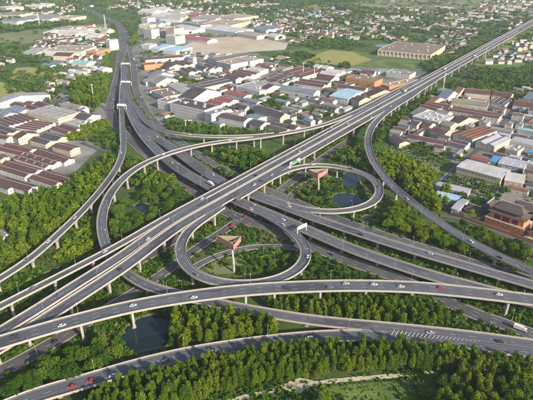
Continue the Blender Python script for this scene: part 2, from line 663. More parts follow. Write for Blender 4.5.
R = {}
R["F1"] = [(-60, 338, 13, 6.6), (-30, 322, 13, 6.6), (0, 306.5, 13.5, 6.6), (40, 286, 14, 6.6), (80, 265.5, 14, 6.6), (120, 244.5, 14, 6.6)] + [fline(3.3, s, ZT, 6.6) for s in (0, 60, 140, 260, 400, 560, 800, 1100, 1500, 2000, 2600)]
R["F2"] = [(-60, 368, 13, 9), (-30, 350, 13, 9), (0, 332, 13.5, 9), (40, 307.5, 14, 9.2), (80, 282, 14, 9.2), (120, 257, 14, 9.3)] + [fline(11.6, s, ZT, 9.3) for s in (0, 60, 140, 260, 400, 560, 800, 1100, 1500, 2000, 2600)]
R["F3"] = [(-45, 376, 10.5, 10), (-20, 360, 10.5, 10), (20, 335, 11, 10), (80, 296, 13, 10.2), (120, 270, 14, 10.4)] + [fline(23.3, s, ZT, 10.5) for s in (0, 60, 140, 260, 400, 560)] + [fline(21.6, s, ZT, 10.5) for s in (800, 1100, 1500, 2000, 2600)]
R["B1"] = [(124.5, 64, 1.5, 9), (126.5, 78, 6, 9), (127.5, 92, 8, 9), (130.5, 104, 8, 10), (134.5, 113, 8, 11), (145, 128, 8, 12), (160, 140, 8, 13), (175, 149.8, 8, 13.5), (200, 168, 8, 13.5), (219.5, 181, 8, 13), (255, 196, 8, 11), (280, 205, 8, 10.5), (300, 213, 8, 10), (340, 227, 8, 10), (380, 240, 8, 10), (420, 252.5, 8, 10), (470, 267, 7.5, 10), (533, 285, 7, 10), (600, 305, 6, 10)]
R["B2"] = [(122.6, 66, 1.5, 8), (123.2, 78, 6, 8), (123, 92, 8, 8.5), (125.5, 103, 8, 10), (128.8, 110, 8, 11), (139.7, 130, 8, 12), (152, 145.5, 8, 12), (164.5, 157.5, 8, 12.5), (187, 174, 8, 13), (210, 186.5, 8, 13), (242, 203, 8, 13), (265, 212.5, 8, 13), (289, 222.5, 8, 12.5), (315, 233.5, 7.5, 12), (353, 249.5, 7, 12), (395, 264, 6.5, 12), (431, 275.5, 6, 12), (488, 291, 5, 12), (533, 303, 4, 12), (600, 322, 3, 12)]
R["C"] = [(121.5, 84, 8, 5), (121.3, 97, 8.5, 6.5), (121.4, 109, 9, 6.8), (122.6, 130, 10, 6.8), (123.2, 147, 10.5, 6.8), (120.7, 159, 11, 6.8), (115.5, 170, 11, 6.8), (101, 190, 11, 6.8), (82.5, 211, 11, 6.8), (62, 231, 11, 6.8), (28.5, 260.5, 10.5, 6.8), (0, 279, 10, 6.8), (-40, 302, 10, 6.8)]
R["D"] = [fline(1.0, 640, ZT, 7), (400, 89, 14, 7.5), (370, 105, 14, 8), (350, 115, 14, 8), (329, 123.3, 14, 8), (309.5, 128.8, 14, 8), (290, 132.6, 14, 8), (270, 136, 14, 8.2), (253, 138.5, 14, 8.2), (220, 142.3, 14.5, 8.2), (197.5, 146, 15, 8.2), (175, 151.8, 15.5, 8.2), (157, 158, 15.5, 8.2), (137.5, 167.5, 15, 8.2), (120, 181.5, 14, 8.2), (108.5, 197, 12.5, 8.2), (102.3, 214, 11, 8.2), (101.3, 225, 10, 8.2), (102.6, 236, 9, 8.2), (106.5, 248.5, 8, 8.2), (114, 261, 7, 8.2), (126, 273.5, 6.5, 8.4), (144, 284.7, 6.5, 8.6), (165, 291.6, 6.5, 9), (200, 300, 6.5, 9), (240, 308.5, 6, 9), (275, 314.5, 5.5, 9), (300, 318.7, 5, 9), (340, 323.5, 4.5, 9.2), (380, 327, 4, 9.4), (420, 331, 4, 9.5), (474.5, 337, 4, 9.5), (533, 345, 4, 9.5), (600, 354, 4, 9.5)]
R["E"] = [(131.5, 102, 8, 5), (137, 109, 8.5, 7), (143.8, 119.5, 9.5, 7.6), (152.5, 126.5, 10.5, 7.6), (164.5, 131.3, 11.5, 7.6), (180, 134.4, 12.5, 7.6), (197.5, 136.3, 13, 7.6), (220, 137, 13.5, 7.6), (242.5, 136.6, 14, 7.6), (258, 136, 14, 7.6), (275, 134, 14, 7.4)]
R["G"] = [(222, 207.5, 14, 6.5), (210, 215.5, 14, 7.5), (196.5, 224, 13.8, 8.2), (187, 232, 13.5, 8.4), (181, 242, 13, 8.4), (179, 253, 12.5, 8.4), (183, 264, 12, 8.4), (192, 273, 11.5, 8.4), (205, 279.7, 11, 8.4), (222, 283.7, 10.7, 8.4), (240, 285, 10.3, 8.4), (258, 284.3, 10, 8.4), (275, 281, 9.6, 8.4), (288, 276.5, 9.3, 8.4), (298, 270, 9, 8.4), (305, 262, 8.7, 8.4), (307.5, 254.5, 8.5, 8.4), (305, 246.5, 8.2, 8.4), (298.5, 237.5, 8, 8.4), (289, 229.3, 8, 8.2), (277, 221.5, 8, 7.5), (262, 213.8, 8, 6.5)]
R["H"] = [(238, 198.5, 14, 6), (252, 190, 14, 7), (265, 181.8, 14, 8), (278, 174.5, 13.8, 8.2), (290, 169.7, 13.5, 8.2), (302, 166.6, 13, 8.2), (318, 165.3, 12.6, 8.2), (335, 166.5, 12, 8.2), (350, 169.5, 11.6, 8.2), (365, 174.7, 11, 8.2), (376, 182, 10.6, 8.2), (380, 190.5, 10.2, 8.2), (377.5, 199, 10, 8.2), (368, 206, 9.6, 8.2), (352, 210.5, 9.2, 8.2), (336, 212.2, 8.8, 8.2), (318, 211.8, 8.4, 8.2), (300, 208.8, 8, 8.2), (285, 204, 8, 8), (268, 197.6, 8, 7), (254, 192, 8, 6)]
R["I"] = [fline(26, 640, ZT, 6.5), fline(28, 560, ZT, 7), (410, 97.5, 14, 8), (395, 106.5, 14, 8.4), (381, 117, 13.6, 8.4), (372, 127, 13, 8.4), (368, 138, 12.5, 8.4), (368.2, 147.5, 12, 8.4), (374, 163, 11.5, 8.4), (390, 183.8, 10.5, 8.4), (410.5, 201.5, 10, 8.4), (437.5, 221.5, 9.5, 8.4), (456, 233.8, 9, 8.4), (488, 251.5, 8.5, 8.4), (533, 272.5, 8, 8.4), (600, 303, 8, 8.4)]
R["J"] = [(-60, 362, 16.5, 12), (-30, 352.5, 16.5, 12), (0, 343, 16.5, 12), (40, 331, 16.5, 12), (80, 319.7, 16.5, 12), (110, 312, 16.5, 12), (146, 304, 16.5, 12), (190, 297, 16.5, 12), (240, 291, 16.5, 12), (307.5, 287, 16.3, 12), (360, 286, 16, 12), (420, 288, 15.5, 12), (453, 291, 15, 12), (498, 296, 14.5, 12), (533, 300.5, 14, 12), (600, 310, 13, 12)]
R["K"] = [(-30, 424, 5, 11), (10, 406, 5, 11), (37, 395, 5, 11), (71, 386.5, 5, 11), (101, 377, 5, 11), (135, 367, 5, 11), (180, 356, 5, 11), (213, 350, 5, 11), (255, 344, 4.8, 11), (300, 338.7, 4.6, 10.5), (341, 336, 4.4, 10), (380, 336, 4.2, 9.5), (420, 339, 4, 9.5), (474.5, 345.5, 4, 9.5), (533, 353.5, 4, 9.5), (600, 363, 4, 9.5)]
GR = {}
GR["L1"] = [(-60, 402, 0, 11), (-20, 382, 0, 11), (20, 362, 0, 11), (60, 339, 0, 11), (100, 314, 0, 10), (140, 289, 0, 9), (174, 266, 0, 9), (196, 249, 0, 9), (218, 235, 0, 9), (240, 220, 0, 9), (262, 205, 0, 9), (285, 187, 0, 9), (305, 172, 0, 9), (325, 156, 0, 9), (350, 140, 0, 9)]
GR["L2"] = [(-60, 375, 0, 9), (0, 344, 0, 9), (60, 309, 0, 9), (110, 279, 0, 9), (150, 256, 0, 9), (190, 230, 0, 9), (225, 207, 0, 9), (260, 184, 0, 9), (300, 157, 0, 9), (330, 140, 0, 9)]
GR["A1"] = [(88, 10, 0, 20), (100, 16, 0, 20), (114, 22, 0, 22), (122, 29, 0, 24), (124.5, 38, 0, 26), (122.5, 50, 0, 22), (119, 66, 0, 13), (116.5, 80, 0, 13), (113, 95, 0, 13), (109.5, 108, 0, 13), (112, 120, 0, 13), (122, 132, 0, 13), (138, 147, 0, 13), (152, 159, 0, 13), (172, 175, 0, 12), (195, 192, 0, 12), (216, 207, 0, 12), (240, 219, 0, 12), (265, 228, 0, 12), (290, 238, 0, 12), (315, 248.5, 0, 12), (350, 262, 0, 12), (407, 282, 0, 12), (465, 311, 0, 12), (500, 323, 0, 12), (533, 335, 0, 12), (600, 360, 0, 12)]
GR["A2"] = [(129, 47, 0, 13), (132.5, 60, 0, 13), (134.5, 75, 0, 13), (136, 88, 0, 13), (140.5, 100, 0, 12), (148, 113, 0, 11), (160, 127, 0, 11), (185, 146, 0, 11), (215, 165, 0, 11), (260, 187, 0, 11), (300, 204, 0, 11), (350, 224, 0, 11), (420, 247, 0, 11), (533, 281, 0, 11)]
GR["inner"] = [(194, 268, 0, 6.5), (200, 264, 0, 6.5), (209, 259, 0, 6.5), (222, 254.5, 0, 6.5), (237, 250, 0, 6.5), (252, 247.5, 0, 6.5), (280, 246.5, 0, 6.5), (300, 249, 0, 6.5)]
GR["inner2"] = [(283, 206, 0, 6), (290, 196, 0, 6), (300, 187, 0, 6), (312, 181, 0, 6), (330, 176, 0, 6)]
GR["lane"] = [(60, 90, 0, 5), (80, 97, 0, 5), (100, 105, 0, 5), (108, 112, 0, 5)]
GR["lane2"] = [(82, 143, 0, 6), (100, 150, 0, 6), (118, 155, 0, 6)]
GR["lane3"] = [(432, 195, 0, 5), (446, 180, 0, 5), (462, 164, 0, 5), (480, 148, 0, 5), (500, 128, 0, 5), (515, 108, 0, 5)]
GR["lane4"] = [(440, 216, 0, 6), (470, 221, 0, 6), (500, 234, 0, 6), (533, 246, 0, 6)]
GR["lane5"] = [(452, 100, 0, 8), (470, 72, 0, 8), (420, 66, 0, 7)][:2]
GR["far_road"] = [(440, 67, 0, 10), (470, 71, 0, 10), (500, 75, 0, 10), (560, 82, 0, 10)]

LINES = {k: smooth_line(v) for k, v in R.items()}
GLINES = {k: smooth_line(v) for k, v in GR.items()}
for i, k in enumerate(LINES):
    LINES[k][:, 2] += 0.035 * i


def inside(P, z, S, margin=0.0, dz=1.8):
    """which of the points P (n, 2) at heights z lie on the deck S"""
    d = np.linalg.norm(P[:, None, :] - S[None, :, :2], axis=2)
    j = d.argmin(1)
    dd = d[np.arange(len(P)), j]
    end = (j == 0) | (j == len(S) - 1)
    ok = (dd < S[j, 3] / 2 + margin) & (np.abs(z - S[j, 2]) < dz)
    return ok & ~(end & (dd > 3.0))


def strip(S, N, o0, o1, z0, z1=None):
    z1 = z0 if z1 is None else z1
    a = np.column_stack([S[:, 0] + N[:, 0] * o0, S[:, 1] + N[:, 1] * o0, S[:, 2] + z0])
    b = np.column_stack([S[:, 0] + N[:, 0] * o1, S[:, 1] + N[:, 1] * o1, S[:, 2] + z1])
    return a, b


def runs(mask):
    out, i = [], 0
    while i < len(mask):
        if mask[i]:
            j = i
            while j + 1 < len(mask) and mask[j + 1]:
                j += 1
            if j > i:
                out.append((i, j))
            i = j + 1
        else:
            i += 1
    return out


def profile_sweep(mb, S, N, prof):
    """prof: list of (offset array or number, dz) around a closed section"""
    rings = []
    for i in range(len(S)):
        rings.append([(S[i, 0] + N[i, 0] * (o[i] if hasattr(o, '__len__') else o), S[i, 1] + N[i, 1] * (o[i] if hasattr(o, '__len__') else o), S[i, 2] + dz) for o, dz in prof])
    mb.loft(rings)


ROAD_INFO = {
    "F1": ("viaduct", "upper left deck of the straight main viaduct crossing the picture diagonally"),
    "F2": ("viaduct", "middle deck of the straight main viaduct crossing the picture diagonally"),
    "F3": ("viaduct", "lower right deck of the diagonal main viaduct, feeding both loop ramps"),
    "B1": ("viaduct", "elevated highway carriageway passing under the main viaduct, upper of the two"),
    "B2": ("viaduct", "elevated highway carriageway passing under the main viaduct, lower of the two"),
    "C": ("ramp_bridge", "narrow curving ramp bridge sweeping past the wood to the left edge"),
    "D": ("ramp_bridge", "long sweeping ramp bridge arching over the highway and diving under the main viaduct"),
    "E": ("ramp_bridge", "short ramp bridge leaving the highway beside the shrubs below the office block"),
    "G": ("ramp_bridge", "left loop ramp bridge curling round the red billboard"),
    "H": ("ramp_bridge", "right loop ramp bridge curling round the ponds"),
    "I": ("ramp_bridge", "curving ramp bridge through the bright wood on the right"),
    "J": ("flyover", "wide curving flyover on tall piers across the foreground"),
    "K": ("ramp_bridge", "lowest foreground road curving behind the poplar belt at the bottom"),
}
PIERS = []
ROOTS = {}
keys = list(LINES)
CLEAR = [LINES, GLINES]


def pier_mesh(mb, h, w, two):
    """tapered column with a flared head; origin on the ground, long side across the road"""
    cols = [-w * 0.24, w * 0.24] if two else [0.0]
    for cx in cols:
        a, b = (1.0, 0.8) if two else (1.05 + max(0, w - 9) * 0.12, 0.85)

        def ring(sx, sy, z):
            c = 0.3
            return [(cx + sx, -sy + c, z), (cx + sx, sy - c, z), (cx + sx - c, sy, z), (cx - sx + c, sy, z), (cx - sx, sy - c, z), (cx - sx, -sy + c, z), (cx - sx + c, -sy, z), (cx + sx - c, -sy, z)]
        mb.loft([ring(a + 0.5, b + 0.5, -0.5), ring(a + 0.5, b + 0.5, 0.35), ring(a, b, 0.36), ring(a, b, max(h - 2.6, 0.6)), ring(a * (1.0 if two else 1.9), b, h - 0.9), ring(a * (1.05 if two else 2.0), b, h)])
    if two:
        mb.box(-w * 0.36, w * 0.36, -0.95, 0.95, h - 1.1, h + 0.02)


for k in keys:
    S = LINES[k]
    N, T = normals(S)
    name, label = ROAD_INFO[k]
    root = empty(name, (S[len(S) // 2, 0], S[len(S) // 2, 1], 0))
    tag(root, label, "bridge" if name != "viaduct" else "viaduct")
    ROOTS[k] = root
    off = Vector(root.location)

    def local(o):
        o.data.transform(Matrix.Translation(-off))
        return o
    hw = S[:, 3] / 2
    # deck surface
    a, b = strip(S, N, -hw, hw, 0)
    n = len(S)
    V = np.vstack([a, b])
    F = [(i, i + 1, n + i + 1, n + i) for i in range(n - 1)]
    o = pydata("road_surface", V, F, M_ASPH, root)
    local(o)
    at1 = o.data.attributes.new("across", 'FLOAT', 'POINT')
    at1.data.foreach_set("value", np.concatenate([-hw, hw]).astype(np.float32))
    at2 = o.data.attributes.new("along", 'FLOAT', 'POINT')
    dl = np.arange(n) * STEP + keys.index(k) * 977.0
    at2.data.foreach_set("value", np.concatenate([dl, dl]).astype(np.float32))
    # girder
    mb = MB()
    lip = hw + 0.26
    zg = -1.9
    prof = [(-lip, -0.05), (-lip, -0.55), (-hw * 0.62, -0.95), (-hw * 0.5, zg), (hw * 0.5, zg), (hw * 0.62, -0.95), (lip, -0.55), (lip, -0.05)]
    profile_sweep(mb, S, N, prof)
    local(mb.build("girder", M_CONC, root))
    # barriers, left out where another deck joins
    for side in (-1, 1):
        bp = S[:, :2] + N * (side * (hw + 0.05))[:, None]
        blocked = np.zeros(n, bool)
        for q in keys:
            if q != k:
                blocked |= inside(bp, S[:, 2], LINES[q], 0.2)
        for i0, i1 in runs(~blocked):
            mb = MB()
            s = slice(i0, i1 + 1)
            c = side * (hw[s] + 0.02)
            profile_sweep(mb, S[s], N[s], [(c - 0.24, -0.02), (c - 0.12, 0.95), (c + 0.12, 0.95), (c + 0.24, -0.02)])
            local(mb.build("barrier", M_BARR, root))
    # lane lines
    mb = MB()
    for side in (-1, 1):
        e = side * (hw - 0.85)
        ep = S[:, :2] + N * (side * (hw - 0.2))[:, None]
        blocked = np.zeros(n, bool)
        for q in keys:
            if q != k:
                blocked |= inside(ep, S[:, 2], LINES[q], -0.6)
        for i0, i1 in runs(~blocked):
            s = slice(i0, i1 + 1)
            a, b = strip(S[s], N[s], e[s] - 0.11, e[s] + 0.11, 0.012)
            m = len(a)
            mb.add(np.vstack([a, b]), [(i, i + 1, m + i + 1, m + i) for i in range(m - 1)])
    lanes = [0.0] if S[:, 3].mean() < 11.4 else [-0.17, 0.17]
    if S[:, 3].mean() > 7.5:
        for i in range(0, n - 2, 3):
            for f in lanes:
                o0 = f * S[i, 3]
                q0 = S[i, :2] + N[i] * o0
                q1 = S[i + 1, :2] + N[i + 1] * (f * S[i + 1, 3])
                z0, z1 = S[i, 2] + 0.012, S[i + 1, 2] + 0.012
                mb.add([(*(q0 - N[i] * 0.08), z0), (*(q1 - N[i + 1] * 0.08), z1), (*(q1 + N[i + 1] * 0.08), z1), (*(q0 + N[i] * 0.08), z0)], [(0, 1, 2, 3)])
    local(mb.build("lane_markings", M_LINE, root))["kind"] = "stuff"
    # deck joints every 28 m and piers below them
    span = 8
    jm = MB()
    i = 3
    while i < n - 2:
        best = None
        for sh in (0, 1, -1, 2, -2, 3):
            j = i + sh
            if j < 1 or j > n - 2:
                continue
            if S[j, 2] < 3.2:
                continue
            p = S[j:j + 1, :2]
            bad = False
            for coll in CLEAR:
                for q, L in coll.items():
                    if q == k:
                        continue
                    d = np.linalg.norm(L[:, :2] - p, axis=1)
                    jj = d.argmin()
                    if d[jj] < L[jj, 3] / 2 + 1.6 and L[jj, 2] < S[j, 2] - 2.5:
                        bad = True
            if not bad:
                best = j
                break
        if best is not None and S[best, 1] < 1500:
            j = best
            two = False
            pm = MB()
            pier_mesh(pm, S[j, 2] - 1.88, S[j, 3], two)
            po = pm.build("pier", M_CONC, root)
            po.location = Vector((S[j, 0], S[j, 1], 0)) - off
            po.rotation_euler = (0, 0, math.atan2(N[j, 1], N[j, 0]))
            PIERS.append((S[j, 0], S[j, 1]))
        i0 = min(i, n - 2)
        q0, q1 = S[i0, :2] - N[i0] * (hw[i0] - 0.4), S[i0, :2] + N[i0] * (hw[i0] - 0.4)
        t = T[i0] * 0.26
        z = S[i0, 2] + 0.009
        jm.add([(*(q0 - t), z), (*(q0 + t), z), (*(q1 + t), z), (*(q1 - t), z)], [(0, 1, 2, 3)])
        i += span + (4 if k in ('F1', 'F2', 'F3') and S[i0, 1] > 620 else 0)
    local(jm.build("expansion_joints", mat("joint_rubber", (0.05, 0.05, 0.052), (0.07, 0.07, 0.07)), root))["kind"] = "stuff"

# chevron hatching between the two merging foreground roads
mb = MB()
SK, SD = LINES["K"], LINES["D"]
for i in range(22):
    f = i / 21.0
    x = 392 + (478 - 392) * f
    yc = 332.3 + (341.2 - 332.3) * f
    half = 1.9 * (1 - f) + 0.55
    z = 4.6
    p0 = at(x - 1.0, yc + half, z)
    p1 = at(x + 2.0, yc - half, z)
    d = np.array((0.55, 0.0, 0))
    mb.add([p0, p0 + d, p1 + d, p1], [(0, 1, 2, 3)])
HATCH = mb

for k, S in GLINES.items():
    N, T = normals(S)
    n = len(S)
    SHEET_Z[0] += 0.012
    S[:, 2] = SHEET_Z[0] + 0.05
    hw = S[:, 3] / 2
    a, b = strip(S, N, -hw, hw, 0)
    o = pydata("road", np.vstack([a, b]), [(i, i + 1, n + i + 1, n + i) for i in range(n - 1)], M_ASPH2)
    tag(o, kind="structure")
    if k.startswith("lane") or k == "far_road":
        continue
    mb = MB()
    for f in ([0.0] if S[:, 3].mean() < 11 else [-0.18, 0.18]):
        for i in range(0, n - 2, 3):
            q0 = S[i, :2] + N[i] * (f * S[i, 3])
            q1 = S[i + 1, :2] + N[i + 1] * (f * S[i + 1, 3])
            z = S[i, 2] + 0.006
            mb.add([(*(q0 - N[i] * 0.1), z), (*(q1 - N[i + 1] * 0.1), z), (*(q1 + N[i + 1] * 0.1), z), (*(q0 + N[i] * 0.1), z)], [(0, 1, 2, 3)])
    for side in (-1, 1):
        e = side * (hw - 0.5)
        a, b = strip(S, N, e - 0.09, e + 0.09, 0.006)
        mb.add(np.vstack([a, b]), [(i, i + 1, n + i + 1, n + i) for i in range(n - 1)])
    tag(mb.build("road_markings", M_LINE, o), kind="stuff")
    for side in (-1, 1):
        ep = S[:, :2] + N * (side * (hw + 0.1))[:, None]
        blocked = np.zeros(n, bool)
        for q, L in GLINES.items():
            if q != k:
                blocked |= inside(ep, S[:, 2], L, 0.3, 5)
        for i0, i1 in runs(~blocked):
            s = slice(i0, i1 + 1)
            c = side * (hw[s] + 0.14)
            mb = MB()
            profile_sweep(mb, S[s], N[s], [(c - 0.15, -0.05), (c - 0.15, 0.13), (c + 0.15, 0.13), (c + 0.15, -0.05)])
            mb.build("kerb", M_KERB, o)

# footpath through the foreground field
for ctrl, wd in (([(228, 402, 0, 3), (262, 393, 0, 3), (300, 386, 0, 3), (345, 380, 0, 3.2), (390, 377, 0, 3.2), (420, 373, 0, 3), (440, 372, 0, 2.6)], 3), ([(20, 283, 0, 2.4), (50, 272, 0, 2.4), (84, 254, 0, 2.4)], 2.4)):
    S = smooth_line(ctrl)
    N, T = normals(S)
    wob = S[:, 3] / 2 * (0.8 + 0.4 * RNG.random(len(S)))
    SHEET_Z[0] += 0.012
    a, b = strip(S, N, -wob, wob, SHEET_Z[0] + 0.02)
    n = len(S)
    tag(pydata("path", np.vstack([a, b]), [(i, i + 1, n + i + 1, n + i) for i in range(n - 1)], M_PATHD), kind="structure")

ALL_LINES = list(LINES.values()) + list(GLINES.values())
for S in ALL_LINES:
    pass


def on_road(P, margin=1.5, lines=None):
    """mask of ground points P (n, 2) that lie under or on a road"""
    m = np.zeros(len(P), bool)
    for S in (lines or ALL_LINES):
        for c0 in range(0, len(P), 4000):
            Q = P[c0:c0 + 4000]
            lo, hi = S[:, :2].min(0) - 15, S[:, :2].max(0) + 15
            cand = np.where(((Q > lo) & (Q < hi)).all(1))[0]
            if len(cand) == 0:
                continue
            d = np.linalg.norm(Q[cand][:, None, :] - S[None, :, :2], axis=2)
            j = d.argmin(1)
            m[c0 + cand] |= d[np.arange(len(cand)), j] < S[j, 3] / 2 + margin
    return m

# ------------------------------------------------------------------ buildings
ROOF = {
    "maroon": roofmat("maroon_roof", (0.105, 0.048, 0.045), (0.070, 0.036, 0.036)),
    "dark": roofmat("dark_roof", (0.075, 0.062, 0.066), (0.050, 0.043, 0.048)),
    "red": roofmat("red_roof", (0.24, 0.075, 0.065), (0.17, 0.055, 0.05)),
    "rust": roofmat("rust_roof", (0.20, 0.085, 0.055), (0.12, 0.055, 0.042)),
    "magenta": roofmat("magenta_roof", (0.30, 0.08, 0.12), (0.22, 0.06, 0.09)),
    "grey": roofmat("grey_roof", (0.21, 0.205, 0.21), (0.14, 0.137, 0.145)),
    "pale": roofmat("pale_roof", (0.30, 0.296, 0.29), (0.205, 0.203, 0.203)),
    "white": roofmat("white_roof", (0.44, 0.437, 0.435), (0.30, 0.30, 0.305)),
    "blue": roofmat("blue_roof", (0.30, 0.44, 0.56), (0.24, 0.36, 0.48)),
    "bright_blue": roofmat("bright_blue_roof", (0.05, 0.26, 0.55), (0.04, 0.20, 0.45)),
    "slate": roofmat("slate_blue_roof", (0.15, 0.19, 0.24), (0.11, 0.14, 0.185)),
    "lavender": roofmat("lavender_roof", (0.34, 0.34, 0.38), (0.26, 0.26, 0.30)),
    "tan": roofmat("tan_roof", (0.31, 0.26, 0.20), (0.22, 0.19, 0.155)),
    "brown": roofmat("brown_roof", (0.20, 0.145, 0.115), (0.145, 0.11, 0.09)),
    "olive": roofmat("olive_roof", (0.20, 0.19, 0.13), (0.15, 0.145, 0.105)),
    "teal": roofmat("teal_roof", (0.22, 0.40, 0.40), (0.17, 0.32, 0.33)),
}
WALL = {
    "white": mat("white_wall", (0.48, 0.47, 0.455), (0.33, 0.325, 0.32), scale=0.12, detail=7, contrast=(0.3, 0.75)),
    "cream": mat("cream_wall", (0.47, 0.41, 0.33), (0.35, 0.31, 0.255), scale=0.12, detail=7, contrast=(0.3, 0.75)),
    "grey": mat("grey_wall", (0.44, 0.43, 0.42), (0.35, 0.345, 0.345), scale=0.12, detail=7, contrast=(0.3, 0.75)),
    "orange": mat("orange_wall", (0.46, 0.215, 0.10), (0.37, 0.175, 0.085), scale=0.12, detail=7, contrast=(0.3, 0.75)),
    "tan": mat("tan_wall", (0.50, 0.40, 0.28), (0.40, 0.33, 0.24), scale=0.12, detail=7, contrast=(0.3, 0.75)),
    "pink": mat("pink_wall", (0.58, 0.42, 0.36), (0.48, 0.36, 0.31), scale=0.12, detail=7, contrast=(0.3, 0.75)),
}
M_RIDGE = mat("ridge_cap", (0.36, 0.34, 0.33), (0.28, 0.27, 0.26), scale=0.4)
M_SKYL = mat("skylight_sheet", (0.50, 0.52, 0.52), (0.42, 0.44, 0.45), scale=0.3, rough=0.4)
M_UNIT = mat("roof_unit", (0.50, 0.50, 0.49), (0.38, 0.38, 0.38), scale=0.5)
FOOT = []            # footprints (cx, cy, ux, uy, half length, half width)
BUILT = []           # (root, key words, zone, survey x)


def overlaps(c, u, L, W, pad=0.5):
    """separating-axis test of a rectangle against all footprints"""
    v = np.array((-u[1], u[0]))
    for (cx, cy, ux, uy, l, w) in FOOT:
        dc = np.array((cx, cy)) - c
        if abs(dc[0]) + abs(dc[1]) > 1.5 * (L + W + l + w):
            continue
        u2 = np.array((ux, uy))
        v2 = np.array((-uy, ux))
        sep = False
        for ax in (u, v, u2, v2):
            r1 = abs(ax @ u) * L + abs(ax @ v) * W
            r2 = abs(ax @ u2) * l + abs(ax @ v2) * w
            if abs(dc @ ax) > r1 + r2 + pad:
                sep = True
                break
        if not sep:
            return True
    return False


def windows_mesh(L, W, h, gap=3.2, ww=1.35, wh=1.3, storey=3.4, big=False):
    mb = MB()
    fl = max(1, int((h - 0.8) / storey))
    sh = (h - 0.6) / fl
    for f in range(fl):
        z0 = 0.5 + f * sh + sh * 0.28
        z1 = z0 + min(wh, sh * 0.55)
        for side in (-1, 1):
            nx = max(1, int((L * 2 - 1.5) / gap))
            for i in range(nx):
                x = -L + (i + 0.5) * 2 * L / nx
                y = side * (W + 0.02)
                mb.box(x - ww / 2, x + ww / 2, min(y - side * 0.1, y + side * 0.05), max(y - side * 0.1, y + side * 0.05), z0, z1)
            ny = max(1, int((W * 2 - 1.5) / gap))
            for i in range(ny):
                yy = -W + (i + 0.5) * 2 * W / ny
                x = side * (L + 0.02)
                mb.box(min(x - side * 0.1, x + side * 0.05), max(x - side * 0.1, x + side * 0.05), yy - ww / 2, yy + ww / 2, z0, z1)
    return mb


